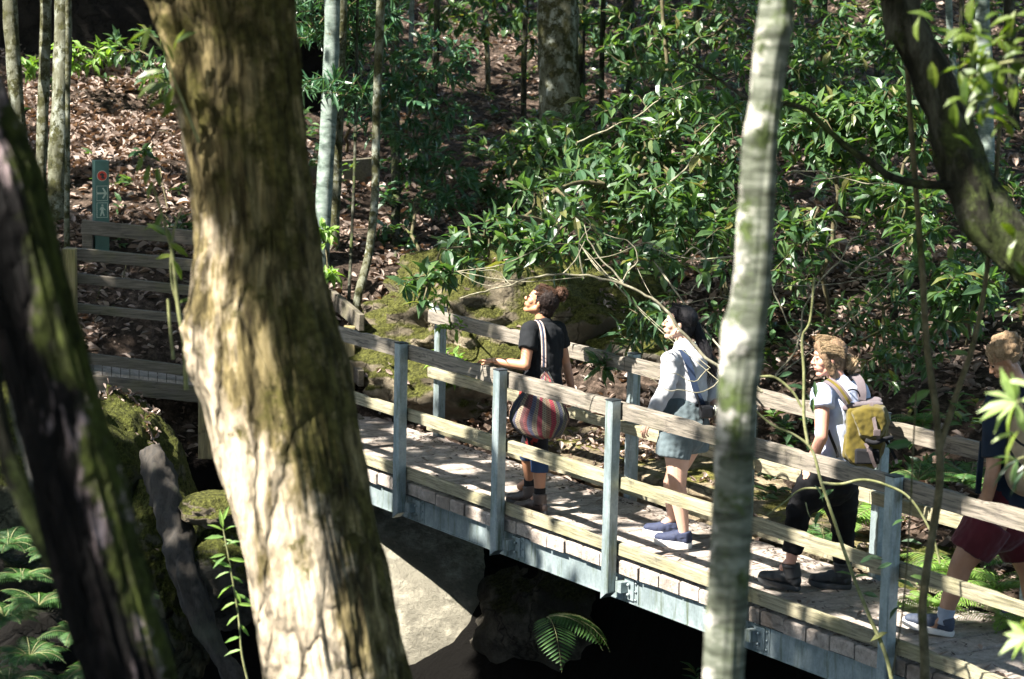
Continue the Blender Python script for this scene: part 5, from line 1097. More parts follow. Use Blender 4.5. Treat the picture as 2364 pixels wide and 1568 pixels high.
def head(bl, c, f, scale=1.0, female=True, up=(0, 0, 1)):
    """adds a head to the body; returns paint spots. f = facing direction"""
    X, Y, Z = frame_(f, up); A = (X, Y, Z); k = scale
    P = lambda x, y, z: Vector(c) + (X * x + Y * y + Z * z) * k
    bl.sph(P(-.012, 0, .032), (.094 * k, .074 * k, .084 * k), A)
    bl.sph(P(.024, 0, -.018), (.060 * k, .058 * k, .090 * k), A)
    for s_ in (-1, 1):
        bl.cap(P(-.005, s_ * .050, -.045), P(.058, s_ * .018, -.092), .024 * k, .017 * k)
        bl.sph(P(.052, s_ * .036, -.018), .026 * k); bl.sph(P(.056, s_ * .026, -.048), .027 * k)
        bl.sph(P(.070, s_ * .031, .008), .0145 * k)
        bl.sph(P(-.008, s_ * .072, -.008), (.017 * k, .010 * k, .029 * k), A, 12, 8)
        bl.sph(P(.096, s_ * .010, -.024), .008 * k)
    bl.cap(P(.070, -.026, .034), P(.070, .026, .034), .014 * k, .014 * k)
    bl.sph(P(.066, 0, -.094), (.019 * k, .022 * k, .017 * k), A)
    bl.cap(P(.082, 0, .018), P(.103, 0, -.020), .0065 * k, .0105 * k)
    bl.sph(P(.080, 0, -.047), (.017 * k, .023 * k, .008 * k), A); bl.sph(P(.078, 0, -.062), (.016 * k, .019 * k, .008 * k), A); bl.sph(P(.074, 0, -.055), (.016 * k, .022 * k, .014 * k), A)
    sp = []
    for s_ in (-1, 1):
        sp += [(P(.085, s_ * .033, .010), .0085 * k, 1), (P(.077, s_ * .043, .010), .006 * k, 1)]
        sp += [(P(.089, s_ * .020, .031), .007 * k, 2), (P(.087, s_ * .030, .034), .007 * k, 2), (P(.080, s_ * .041, .033), .006 * k, 2)]
        sp += [(P(.094, s_ * .006, -.054), .0075 * k, 3), (P(.088, s_ * .014, -.054), .006 * k, 3)]
    return P, A, sp
def hand(bl, wr, fdir, palmn, curl=.5, sc=1.0, thumb=1, spreadf=.12):
    """wr wrist point, fdir towards the fingertips, palmn out of the back of the hand, curl 0..1"""
    fd = Vector(fdir).normalized(); pn = (Vector(palmn) - fd * Vector(palmn).dot(fd)).normalized(); sd = fd.cross(pn) * thumb
    bl.cap(wr, wr + fd * .045 * sc, .021 * sc, .024 * sc, pn, .62)
    bl.cap(wr + fd * .045 * sc + sd * .016 * sc, wr + fd * .078 * sc + sd * .022 * sc, .019 * sc, .014 * sc, pn, .65); bl.cap(wr + fd * .045 * sc - sd * .016 * sc, wr + fd * .072 * sc - sd * .024 * sc, .019 * sc, .013 * sc, pn, .65)
    bl.cap(wr + fd * .03 * sc, wr + fd * .078 * sc, .022 * sc, .017 * sc, pn, .6)
    for i, (o_, L, b_) in enumerate(((.030, .070, .078), (.010, .080, .084), (-.011, .074, .080), (-.031, .058, .072))):
        p = wr + (fd * b_ + sd * o_) * sc; d = (fd + sd * (o_ / .03) * spreadf).normalized(); r = (.0088, .009, .0085, .0078)[i] * sc
        a = 0
        for j, fr in enumerate((.45, .30, .25)):
            a += curl * (.35 if j == 0 else .75) * (1 + .12 * i); dd = d * math.cos(a) - pn * math.sin(a); q = p + dd * L * fr * sc; bl.cap(p, q, r, r * .9, seg=10); p = q; r *= .9
    t0 = wr + (fd * .022 + sd * .022) * sc; t1 = t0 + (fd * .030 + sd * .024 - pn * .010) * sc; t2 = t1 + (fd * .030 + sd * .008 - pn * .012 * (1 + curl)) * sc
    bl.cap(t0, t1, .013 * sc, .0105 * sc, seg=10); bl.cap(t1, t2, .0105 * sc, .0085 * sc, seg=10)
def shoe(parent, heel, toe, z0, ank, mats, kind='boot', w_=.047, shaft=.12, nm='boot', sole_t=.028, pitch=0.):
    """heel/toe: points on the ground plan; z0 the ground height under heel; the toe end lifted by pitch"""
    H = Vector((heel[0], heel[1], z0)); T = Vector((toe[0], toe[1], z0 + pitch)); d = (T - H); L = d.length; d.normalize(); sd = d.cross(Vector((0, 0, 1))).normalized(); u = sd.cross(d)
    P = lambda x, y, z: H + d * x * L + sd * y + u * z
    st = sole_t; bl = Blob()
    bl.cap(P(.16, 0, st + .035), P(.45, 0, st + .034), w_ * .82, w_ * .84, sd, .80); bl.sph(P(.12, 0, st + .028), (.035, w_ * .74, .042), (d, sd, u))
    bl.cap(P(.45, 0, st + .034), P(.80, -.0, st + .018), w_ * .84, w_ * .62, sd, 1.1); bl.sph(P(.84, 0, st + .017), (.045, w_ * .80, .030), (d, sd, u)); bl.sph(P(.66, 0, st + .022), (.06, w_ * .95, .034), (d, sd, u))
    if kind == 'boot':
        bl.cap(P(.20, 0, st + .05), ank, w_ * .92, w_ * .98, d, 1.1, False); bl.cap(P(.2, 0, st + .05), P(.5, 0, st + .05), w_ * .9, w_ * .6, sd, .9)
    else:
        bl.cap(P(.17, 0, st + .04), P(.20, 0, st + .072), w_ * .85, w_ * .82, d, 1.2, False); bl.cap(P(.28, 0, st + .055), P(.55, 0, st + .035), w_ * .75, w_ * .6, sd, .9)
    bt_ = bl.build(nm, mats[0], parent, .005, 3, .003, 30)
    # outline of the sole
    mb = MB(); n = 28; lo = []; hi = []; mid = []
    for i in range(n):
        th = 2 * math.pi * i / n; x = .5 - .5 * math.cos(th); wid = w_ * (.86 + .20 * math.sin((x - .25) * 4.2)) * (abs(math.sin(th)) ** .55) * (1 if math.sin(th) > 0 else -1)
        for arr_, zz, k in ((lo, 0, .98), (mid, st * .5, 1.03), (hi, st * 1.15, 1.02)): arr_.append(P(.5 + (x - .5) * (1.04 if k > 1 else 1.0), wid * k, zz + (.008 * max(0, x - .8) * 5)))
    mb.add(lo + mid + hi, [tuple(range(n - 1, -1, -1)), tuple(2 * n + i for i in range(n))] + [(j * n + i, j * n + (i + 1) % n, (j + 1) * n + (i + 1) % n, (j + 1) * n + i) for j in (0, 1) for i in range(n)], 0, False)
    so_ = mb.build('sole', mats[1], bt_)
    if len(mats) > 2:   # laces / tab
        mb = MB()
        for i in range(4):
            x = .42 + .08 * i; hgt = st + .078 - .010 * i - (0 if kind == 'boot' else .008)
            mb.tube([P(x, -.026, hgt - .010), P(x + .01, 0, hgt + .003), P(x, .026, hgt - .010)], .0028, 5)
        mb.build('laces', mats[2], bt_)
    return bt_
def strands(mb, pts_list, r, seg=4, mi=0):
    for pts in pts_list: 
        q = spline(pts, 4); mb.tube(q, [r * (1 - .6 * i / len(q)) for i in range(len(q))], seg, mi, False)

# ================= first woman: black tee, striped bag, hand on the rail =================
def C1(x, y): return ((1100 + x / 2.528) * .9661, (640 + y / 2.529) * .9661)
d1 = GZ(*C1(490, 1492))
J = lambda x, y, dd=0.: U(*C1(x, y), d1 + dd)
foot1 = J(490, 1492); foot1.z = 0
w1 = empty('person', foot1, 'curly haired woman in black tee and capri leggings looking up, one hand on the rail', 'person')
FW1 = -BE; L1 = -BN     # walking away along the bridge, her left side towards us
ns = J(505, 345, .0); shl = J(420, 385, -.09); shr = J(588, 372, .10); pel = J(480, 800, .0)
bl = Blob()
hc = J(478, 205, .0)
Pw, Aw, sp1 = head(bl, hc, (-.93, .12, .42), .96, up=(.0, 0, 1))
bl.cap(J(495, 320, .0), J(490, 235, .0), .049, .050); bl.cap(J(495, 330, .0), J(505, 400, .0), .048, .070)
bl.cap(shl, shr, .050, .050); bl.cap(J(505, 420, 0), J(492, 640, 0), .110, .100, BN, 1.15); bl.cap(J(492, 640), pel, .10, .135, BN, 1.15)
eL = J(392, 590, -.17); wL = J(215, 565, -.10); bl.chain([shl, shl.lerp(eL, .5), eL, wL.lerp(eL, .45), wL], [.047, .042, .036, .033, .023])
hand(bl, wL, Vector(J(100, 548, .02)) - wL, (0, 0, 1), .35, .98, -1)
eR = J(636, 575, .17); wR = J(676, 745, .13); bl.chain([shr, shr.lerp(eR, .5), eR, wR.lerp(eR, .45), wR], [.046, .041, .035, .031, .022])
hand(bl, wR, Vector(J(672, 850, .10)) - wR, (.8, .4, .1), .9, .95, 1)
hpL = J(440, 850, -.06); hpR = J(510, 850, .06)
knL = J(478, 1110, -.04); anL = J(480, 1375, -.02); knR = J(405, 1110, .10); anR = J(418, 1290, .22)
bl.chain([hpL, hpL.lerp(knL, .5), knL, knL.lerp(anL, .35), anL], [.085, .072, .052, .050, .034]); bl.chain([hpR, hpR.lerp(knR, .5), knR, knR.lerp(anR, .35), anR], [.085, .07, .05, .047, .033])
bl.cap(anL, anL + Vector((-.06, .05, -.07)), .033, .03); bl.cap(anR, anR + Vector((-.06, .05, -.05)), .033, .03)
body1 = bl.build('body', ('skin_tan', 'eye_dark', 'brow', 'lip'), w1, .0048, 3, paint=sp1)
# tee
bl = Blob(); bl.cap(shl, shr, .062, .060); bl.cap(J(500, 345), J(505, 430), .062, .10, BN, 1.1)
bl.cap(J(505, 425), J(495, 640), .120, .113, BN, 1.16); bl.cap(J(495, 640), J(488, 720), .116, .135, BN, 1.16, caps=False)
mL = shl.lerp(eL, .52); mR = shr.lerp(eR, .50); bl.cap(shl, mL, .060, .062, caps=False); bl.cap(shr, mR, .058, .060, caps=False)
bl.build('tee_shirt', 'tee_black', w1, .006, 2, .020, 11, (1, 1, .4), fine=.005, fsc=26)
# leggings
bl = Blob(); bl.cap(J(488, 690), J(480, 830), .12, .150, BN, 1.15); cL = knL.lerp(anL, .47); cR = knR.lerp(anR, .20)
bl.chain([hpL, hpL.lerp(knL, .5)], [.098, .084]); bl.chain([hpL.lerp(knL, .5), knL], [.084, .060]); bl.cap(knL, cL, .062, .060, caps=False)
bl.chain([hpR, hpR.lerp(knR, .5), knR], [.098, .082, .060]); bl.cap(knR, cR, .060, .056, caps=False)
bl.build('leggings', 'leggings_print', w1, .006, 3, .005, 14)
for (a_, t_, h_, pz, zg) in ((anL, J(398, 1455, .05), J(522, 1480, -.02), 0, 0), (anR, J(350, 1385, .30), J(450, 1395, .20), 0, 0)):
    zc_ = a_ - Vector((0, 0, .02))
    bl = Blob(); bl.cap(a_ + Vector((0, 0, .055)), a_ - Vector((0, 0, .07)), .040, .042, caps=False); bl.build('sock', 'sock_black', w1, .005, 2)
    d_ = (t_ - h_); d_.z = 0; d_ = d_.normalized(); hp_ = Vector((a_.x, a_.y, 0)) - d_ * .055
    shoe(w1, hp_, hp_ + d_ * .255, 0.0, Vector((a_.x, a_.y, .150)), ('leather_brown', 'sole_dark'), 'boot')
# hair
bl = Blob(); bl.sph(Pw(-.038, 0, .034), (.096, .084, .090), Aw); bl.sph(Pw(-.066, 0, -.03), (.062, .066, .085), Aw); bl.sph(Pw(-.008, 0, .078), (.080, .062, .046), Aw)
hb = bl.build('hair', 'hair_dark', w1, .005, 2, .006, 55, fine=.003, fsc=120)
bl = Blob(); bc = J(606, 158, .01)
for _ in range(16): q = Vector([random.gauss(0, 1) for _ in range(3)]).normalized(); bl.sph(bc + q * .030, random.uniform(.020, .030))
bn = bl.build('hair_bun', 'hair_bun', hb, .004, 1, .008, 70)
mb = MB(); ll = []
for _ in range(150):
    q = Vector([random.gauss(0, 1) for _ in range(3)]).normalized(); p = bc + q * .048; t = q.orthogonal().normalized() * .012; t2 = q.cross(t)
    if random.random() < .5: t, t2 = t2, t
    ll.append([p - t, p + t * .3 + q * .008, p + t + t2 * .5 + q * .002, p + t * .4 + t2 + q * random.uniform(.0, .012)])
for _ in range(110):
    a_ = random.uniform(-1.5, 1.5); z_ = random.uniform(.0, 1.0); p = [Pw(.055 - .135 * t_ - .01 * z_, math.sin(a_) * .080 * (1 - .1 * t_) , .040 + math.cos(a_) * (.085 + .01 * math.sin(3 * t_)) - .0 * t_) + Vector([random.gauss(0, .002) for _ in range(3)]) for t_ in (0, .3, .6, 1)]; ll.append(p)
strands(mb, ll, .0022, 4); mb.build('hair_strands', 'hair_bun', hb)
# striped shoulder bag (its own thing)
bagc = J(478, 860, -.22)
bg_ = empty('shoulder_bag', bagc + Vector((0, 0, -.17)), 'slouchy striped woven bag hanging from the shoulder of the curly haired woman', 'bag')
rows = [(1003, 455, 560, .03), (990, 405, 590, .10), (965, 350, 612, .125), (930, 312, 632, .135), (880, 292, 652, .13), (840, 300, 650, .12), (790, 326, 628, .10), (740, 360, 602, .085), (700, 400, 585, .07), (660, 455, 565, .045), (625, 490, 535, .025), (596, 500, 520, .014)]
rr_ = []; 
vs = []; uvs = []; seg = 64
rows2 = []
for i in range(len(rows) - 1):
    for k in range(5): t = k / 5; rows2.append(tuple(a_ + (b2 - a_) * t for a_, b2 in zip(rows[i], rows[i + 1])))
rows2.append(rows[-1])
for i, (y, xl, xr, dp) in enumerate(rows2):
    c_ = (J(xl, y) + J(xr, y)) / 2; hwid = (J(xr, y) - J(xl, y)).length / 2
    for k in range(seg):
        th = 2 * math.pi * k / seg; fold = 1 + .04 * math.sin(th * 13 + 1) * min(1, i / 30) + .02 * math.sin(th * 5 + i * .12)
        ofs = -.15 - .05 * math.sin(math.pi * min(1, i / 40))
        vs.append(c_ + Vector((math.cos(th) * hwid * fold, -math.sin(th) * dp * fold + ofs + (.05 if i > 45 else 0), 0)) + noise.noise_vector(Vector((math.cos(th) * 2, math.sin(th) * 2, i * .12))) * .012)
fs = [(i * seg + k, i * seg + (k + 1) % seg, (i + 1) * seg + (k + 1) % seg, (i + 1) * seg + k) for i in range(len(rows2) - 1) for k in range(seg)]
fs += [tuple(range(seg - 1, -1, -1)), tuple((len(rows2) - 1) * seg + k for k in range(seg))]
mb = MB(); mb.add(vs, fs); bo = mb.build('bag_body', 'woven', bg_)
uv = bo.data.uv_layers.new(name='UVMap')
for p in bo.data.polygons:
    for li in p.loop_indices:
        vi = bo.data.loops[li].vertex_index; k = vi % seg; i = vi // seg
        kk = k + seg if (k == 0 and any((bo.data.loops[l2].vertex_index % seg) == seg - 1 for l2 in p.loop_indices)) else k
        uv.data[li].uv = (.5 - .5 * math.cos(math.pi * (kk / seg * 2)) if False else kk / seg, i / len(rows2) * 1.3)
mb = MB(); pts = spline([J(505, 602, -.20), J(506, 560, -.20), J(505, 470, -.19), J(500, 400, -.17), J(488, 345, -.115), J(468, 322, -.05), J(455, 330, .02), J(450, 400, .09)], 6)
for off, mi in ((-.012, 0), (0, 1), (.012, 0)):
    mb.tube([p + Vector((off, -.003, 0)) for p in pts], .0075, 6, mi)
simple('strap_weave', (.25, .19, .17), .9, .5, 90); mb.build('strap', ('strap_weave', 'strap_navy'), bg_)

# ================= second woman: white linen shirt, camera, shorts =================
def C2(x, y): return ((1480 + x / 2.45) * .9661, (700 + y / 2.45) * .9661)
d2 = GZ(*C2(360, 1490)); J = lambda x, y, dd=0.: U(*C2(x, y), d2 + dd)
f2 = J(360, 1490); f2.z = 0
w2 = empty('person', f2, 'dark haired woman with ponytail, white linen shirt and olive shorts', 'person')
bl = Blob(); hc = J(348, 180, 0); Pw, Aw, sp2 = head(bl, hc, (-.97, .10, .10), 1.0)
bl.cap(J(385, 330), J(362, 250), .052, .050); shl = J(305, 395, -.10); shr = J(490, 385, .10)
bl.cap(shl, shr, .052, .05); bl.cap(J(395, 430), J(390, 620), .115, .105, BN, 1.1); bl.cap(J(390, 640), J(370, 800), .11, .14, BN, 1.1)
eL = J(275, 570, -.16); wL = J(185, 735, -.13); bl.chain([shl, shl.lerp(eL, .5), eL, eL.lerp(wL, .5), wL], [.047, .042, .036, .032, .023])
hand(bl, wL, J(128, 830, -.10) - wL, (-.8, -.4, .2), .55, 1.0, 1)
eR = J(548, 560, .14); wR = J(560, 690, .05); bl.chain([shr, shr.lerp(eR, .5), eR, wR], [.046, .041, .036, .024]); hand(bl, wR, J(565, 770, .03) - wR, (.8, .3, 0), .9, 1.0, -1)
hpL = J(335, 830, -.07); hpR = J(430, 830, .07); knL = J(342, 1135, -.06); anL = J(378, 1400, -.02); knR = J(302, 1110, .11); anR = J(312, 1320, .24)
bl.chain([hpL, hpL.lerp(knL, .5), knL, knL.lerp(anL, .32), anL], [.100, .080, .055, .057, .033]); bl.chain([hpR, hpR.lerp(knR, .5), knR, knR.lerp(anR, .32), anR], [.098, .078, .052, .053, .032])
for a_ in (anL, anR): bl.cap(a_, a_ + Vector((-.05, .03, -.045)), .033, .030)
bl.build('body', ('skin_light', 'eye_dark', 'brow', 'lip'), w2, .0048, 3, paint=sp2)
bl = Blob(); bl.cap(shl, shr, .062, .060); bl.cap(J(390, 345), J(395, 430), .075, .115, BN, 1.1); bl.cap(J(395, 430), J(390, 590), .128, .120, BN, 1.12); bl.cap(J(390, 590), J(388, 640), .122, .112, BN, 1.12, caps=False)
bl.cap(shl, eL, .057, .047); bl.cap(eL, eL.lerp(wL, .82), .047, .036, caps=False); bl.cap(shr, eR, .060, .052); bl.cap(eR, eR.lerp(wR, .6), .052, .046, caps=False)
bl.cap(J(378, 322), J(392, 285), .062, .056, caps=False)
bl.build('linen_shirt', 'linen_white', w2, .006, 1, .024, 11, (1, 1, .6), fine=.007, fsc=26)
bl = Blob(); bl.cap(J(388, 628), J(378, 780), .122, .158, BN, 1.12, caps=False); bl.cap(J(378, 760), J(372, 820), .150, .145, BN, 1.12)
hL = hpL.lerp(knL, .42); hR = hpR.lerp(knR, .36); bl.cap(hpL, hL + Vector((-.03, 0, 0)), .118, .112, caps=False); bl.cap(hpR, hR + Vector((.055, 0, .01)), .112, .100, caps=False)
bl.build('shorts', 'shorts_olive', w2, .006, 2, .015, 12, fine=.005, fsc=34)
mb = MB(); nb = 40; ctr = J(388, 640); pts = [ctr + BN * .135 * math.cos(2 * math.pi * i / nb) + BE * .122 * math.sin(2 * math.pi * i / nb) for i in range(nb + 1)]; mb.tube(pts, .014, 6); mb.build('belt', 'bag_black', w2)
for (a_, t_, h_) in ((anL, J(255, 1450, .03), J(415, 1480, -.02)), (anR, J(240, 1370, .27), J(335, 1400, .22))):
    d_ = (t_ - h_); d_.z = 0; d_ = Vector((-.90, .43, 0)).normalized(); hp_ = Vector((a_.x, a_.y, 0)) - d_ * .055
    shoe(w2, hp_, hp_ + d_ * .26, 0, None, ('shoe_navy', 'sole_white', 'shoe_navy'), 'low', sole_t=.034, nm='shoe')
bl = Blob(); bl.sph(Pw(-.028, 0, .040), (.096, .082, .088), Aw); bl.sph(Pw(-.050, 0, -.015), (.060, .066, .085), Aw); bl.sph(Pw(0, 0, .080), (.080, .06, .042), Aw)
pt_ = [J(448, 190, .03), J(462, 240, .03), J(490, 300, .02), J(520, 380, 0), J(545, 440, 0), J(560, 480, 0)]; bl.chain(pt_, [.03, .036, .04, .036, .024, .008])
hb = bl.build('hair', 'hair_black', w2, .005, 2, .003, 60, (1, 1, .3))
mb = MB(); ll = []
for _ in range(120):
    o_ = Vector([random.gauss(0, .016) for _ in range(3)]); ll.append([p + o_ * (.8 + .5 * i / 5) + Vector([random.gauss(0, .003) for _ in range(3)]) for i, p in enumerate(pt_)] + [J(565, 500) + o_ * 2])
for _ in range(120):
    a_ = random.uniform(-1.5, 1.5); ll.append([Pw(.062 - .145 * t_, math.sin(a_) * .086, .042 + math.cos(a_) * .090 - .05 * t_ * t_) + Vector([random.gauss(0, .0025) for _ in range(3)]) for t_ in (0, .35, .7, 1)])
strands(mb, ll, .002); mb.build('hair_strands', 'hair_black', hb)
mb = MB(); mb.tube([Pw(-.004, .076, -.036), Pw(-.004, .084, -.040)], .006, 8); mb.tube([Pw(-.004, -.076, -.036), Pw(-.004, -.084, -.040)], .006, 8); simple('pearl', (.7, .6, .42), .2, .1, 9); mb.build('earring', 'pearl', w2)
# camera on a strap
ce = empty('camera', J(515, 720, -.10), 'black camera with silver ringed lens hanging at the hip of the ponytailed woman', 'camera')
cc = J(495, 690, -.10); ax = Vector((.96, .25, 0)).normalized(); ay = Vector((-.25, .96, 0)).normalized(); az = Vector((0, 0, 1))
bl = Blob(); mb = MB(); mb.box(cc, ax * .036, ay * .062, az * .044, bev=.012); mb.box(cc + az * .050 + ax * .0, ax * .028, ay * .026, az * .014, bev=.008); mb.box(cc + ay * -.048 + ax * .012 + az * -.002, ax * .034, ay * .016, az * .038, bev=.010); mb.build('camera_body', 'plastic_black', ce)
def ring(mb, a_, b_, r0, r1): mb.tube([cc + ax * a_, cc + ax * b_], [r0, r1], 24)
mb = MB(); ring(mb, .03, .055, .033, .033); ring(mb, .055, .078, .030, .034); ring(mb, .078, .105, .035, .035); mb.build('lens', 'plastic_black', ce)
mb = MB(); ring(mb, .070, .075, .0355, .0355); ring(mb, .100, .107, .0362, .0362); mb.build('lens_ring', 'marker_line', ce)
mb = MB(); ring(mb, .1055, .108, .031, .031); mb.build('lens_glass', 'glass_lens', ce)
def ribbon(pts, wd, th, mat, name, par, side):
    P = spline(pts, 6); mb = MB(); vs = []
    for i, p in enumerate(P):
        t = (P[min(i + 1, len(P) - 1)] - P[max(i - 1, 0)]).normalized(); s_ = Vector(side); s_ = (s_ - t * s_.dot(t)).normalized(); n_ = t.cross(s_)
        vs += [p + s_ * wd / 2 + n_ * th / 2, p - s_ * wd / 2 + n_ * th / 2, p - s_ * wd / 2 - n_ * th / 2, p + s_ * wd / 2 - n_ * th / 2]
    fs = [(i * 4 + k, i * 4 + (k + 1) % 4, i * 4 + 4 + (k + 1) % 4, i * 4 + 4 + k) for i in range(len(P) - 1) for k in range(4)] + [(3, 2, 1, 0), tuple(len(P) * 4 - 4 + k for k in range(4))]
    mb.add(vs, fs, 0, False); return mb.build(name, mat, par)
ribbon([J(350, 345, -.02), J(366, 335, -.115), J(385, 370, -.165), J(410, 430, -.180), J(430, 500, -.182), J(450, 570, -.175), J(470, 620, -.165), J(490, 660, -.13)], .042, .004, 'strap_navy', 'strap', ce, (1, 0, 0))
ribbon([J(446, 580, -.18), J(465, 640, -.18), J(490, 720, -.15), J(493, 765, -.14)], .008, .003, 'bag_black', 'strap_tail', ce, (1, 0, 0))

# ================= third woman: pale blue tee, mustard backpack =================
def C3(x, y): return ((1760 + x / 2.24) * .9661, (760 + y / 2.24) * .9661)
d3 = GZ(*C3(520, 1480)); J = lambda x, y, dd=0.: U(*C3(x, y), d3 + dd)
f3 = J(520, 1480); f3.z = 0
w3 = empty('person', f3, 'blonde woman with low bun, pale blue tee and black trousers, striding', 'person')
bl = Blob(); hc = J(492, 215, 0); Pw, Aw, sp3 = head(bl, hc, (-.98, -.08, -.10), 1.0)
bl.cap(J(550, 355), J(520, 275), .050, .052); shl = J(458, 405, -.12); shr = J(650, 395, .11)
bl.cap(shl, shr, .050, .05); bl.cap(J(555, 440), J(545, 700), .115, .105, BN, 1.1); bl.cap(J(545, 700), J(500, 850), .11, .14, BN, 1.1)
eL = J(455, 640, -.20); wL = J(388, 800, -.14); bl.chain([shl, shl.lerp(eL, .5), eL, eL.lerp(wL, .4), wL], [.048, .046, .038, .036, .025]); hand(bl, wL, J(350, 905, -.12) - wL, (-.8, -.5, .1), .75, 1.0, 1)
eR = J(668, 640, .16); wR = J(640, 800, .1); bl.chain([shr, eR, wR], [.046, .036, .024]); hand(bl, wR, Vector((-.2, 0, -1)), (.8, .4, 0), .8, 1.0, -1)
hpL = J(440, 880, -.07); hpR = J(545, 880, .07); knL = J(335, 1020, -.02); anL = J(292, 1300, .04); knR = J(572, 1100, .12); anR = J(565, 1350, .12)
bl.chain([hpL, knL, knL.lerp(anL, .35), anL], [.10, .055, .050, .034]); bl.chain([hpR, knR, knR.lerp(anR, .35), anR], [.10, .055, .050, .034])
bl.cap(anL, anL + Vector((-.04, .02, -.05)), .034, .03); bl.cap(anR, anR + Vector((-.04, .02, -.05)), .034, .03)
bl.build('body', ('skin_pink', 'eye_dark', 'brow', 'lip'), w3, .0048, 3, paint=sp3)
bl = Blob(); bl.cap(shl, shr, .062, .060); bl.cap(J(545, 360), J(555, 440), .068, .12, BN, 1.1); bl.cap(J(555, 440), J(545, 660), .128, .122, BN, 1.12); bl.cap(J(545, 660), J(525, 770), .122, .140, BN, 1.12, caps=False)
bl.cap(shl, shl.lerp(eL, .30), .066, .072, caps=False); bl.cap(shr, shr.lerp(eR, .3), .062, .068, caps=False); bl.build('tee_shirt', 'tee_blue', w3, .006, 1, .020, 11, (1, 1, .5), fine=.006, fsc=24)
bl = Blob(); bl.cap(J(530, 770), J(500, 870), .135, .155, BN, 1.1); cL = knL.lerp(anL, .82); cR = knR.lerp(anR, .82)
bl.chain([hpL, hpL.lerp(knL, .5), knL], [.125, .105, .074]); bl.chain([hpR, hpR.lerp(knR, .5), knR], [.125, .105, .074]); bl.cap(knL, cL, .074, .056, caps=False); bl.cap(knR, cR, .074, .056, caps=False)
bl.build('trousers', 'leggings_black', w3, .006, 2, .016, 14, (1, 1, 1.6), fine=.004, fsc=30)
for (a_, lift) in ((anL, .035), (anR, 0)):
    d_ = Vector((-.93, .37, 0)).normalized(); zg = .0 if lift == 0 else 0; hp_ = Vector((a_.x, a_.y, 0)) - d_ * .06
    shoe(w3, hp_, hp_ + d_ * .265, 0.004, Vector((a_.x, a_.y, .165)), ('leather_black', 'sole_dark', 'leather_brown'), 'boot', w_=.052, pitch=lift)
    bl = Blob(); bl.cap(Vector((a_.x, a_.y, .15)), Vector((a_.x, a_.y, .172)), .056, .058, caps=False); bl.build('boot_collar', 'leather_black', w3, .005, 2, .003, 60)
bl = Blob(); bl.sph(Pw(-.022, 0, .040), (.096, .084, .088), Aw); bl.sph(Pw(-.042, 0, -.025), (.062, .068, .080), Aw); bl.sph(Pw(-.0, 0, .080), (.084, .066, .044), Aw)
for s_ in (-1, 1): bl.chain([Pw(.055, s_ * .052, .075), Pw(.045, s_ * .078, .03), Pw(.020, s_ * .082, -.02), Pw(.0, s_ * .078, -.08), Pw(-.02, s_ * .060, -.13)], [.016, .020, .022, .020, .010])
hb = bl.build('hair', 'hair_blonde', w3, .005, 2, .010, 32, (1, 1, .35), fine=.003, fsc=90)
bl = Blob(); b0 = J(618, 246, .0)
for _ in range(9): q = Vector([random.gauss(0, 1) for _ in range(3)]).normalized(); bl.sph(b0 + q * .020, random.uniform(.016, .024))
bl.sph(J(600, 210), .020); bl.build('hair_bun', 'hair_gold', hb, .004, 1, .005, 80)
mb = MB(); ll = []
for _ in range(130):
    s_ = random.choice((-1, 1)); k_ = random.gauss(1, .05)
    ll.append([Pw(.052 + random.gauss(0, .008), s_ * .050 * k_, .085), Pw(.040, s_ * .084 * k_, .03), Pw(.012 + random.gauss(0, .012), s_ * .090 * k_, -.03), Pw(-.012 + random.gauss(0, .015), s_ * .080 * k_, -.09), Pw(-.035 + random.gauss(0, .012), s_ * .060, -.145 + random.gauss(0, .015))])
for _ in range(60):
    q = Vector([random.gauss(0, 1) for _ in range(3)]).normalized(); p = b0 + q * .036; t = q.orthogonal().normalized() * .022; ll.append([p - t, p + q * .006, p + t, p + t * 1.4 + q * .012])
for _ in range(260):
    a_ = random.uniform(-1.5, 1.5); ll.append([Pw(.06 - .14 * t_, math.sin(a_) * .092, .045 + math.cos(a_) * (.094 + .012 * math.sin(a_ * 7)) - .04 * t_ * t_) + Vector([random.gauss(0, .004) for _ in range(3)]) for t_ in (0, .35, .7, 1)])
strands(mb, ll, .0022); mb.build('hair_strands', 'hair_gold', hb)
# mustard backpack
bp_ = empty('backpack', J(690, 800, -.10), 'mustard and olive canvas backpack with purple-grey top panel on the blonde woman', 'backpack')
BX = BE; BYv = BN
def pk(x, y, dd=0.): return J(x, y, dd)
def pris(bl, pts, f0, f1, shr=.86):
    cx_ = sum(p[0] for p in pts) / len(pts); cy_ = sum(p[1] for p in pts) / len(pts)
    bl.prism([pk(cx_ + (x - cx_) * shr, cy_ + (y - cy_) * shr, f0 + dd) for x, y, dd in pts], [pk(x, y, f1 + dd) for x, y, dd in pts])
bl = Blob()
pris(bl, [(590, 470, 0), (580, 600, -.02), (566, 740, -.02), (610, 800, -.02), (740, 812, 0), (785, 720, .04), (812, 600, .05), (800, 500, .05), (740, 450, .03)], -.22, .02)
pris(bl, [(575, 620, 0), (566, 750, 0), (640, 790, 0), (660, 640, 0)], -.20, .0, .9)
pkb = bl.build('pack_body', 'bag_olive', bp_, .008, 7, .016, 9, fine=.004, fsc=30)
bl = Blob(); pris(bl, [(600, 495, 0), (640, 585, -.01), (655, 645, -.01), (720, 662, -.01), (790, 625, .02), (822, 560, .05), (790, 470, .05), (700, 462, .02)], -.30, -.12, .80)
bl.build('top_flap', 'bag_olive', bp_, .007, 8, .016, 11, fine=.004, fsc=40)['label'] = 'bulging mustard lid'
mb = MB(); mb.box(pk(700, 740, -.235), (.075, 0, .0), (0, .02, 0), (0, 0, .045), bev=.012, jit=.01); mb.build('front_pocket', 'bag_black', bp_)
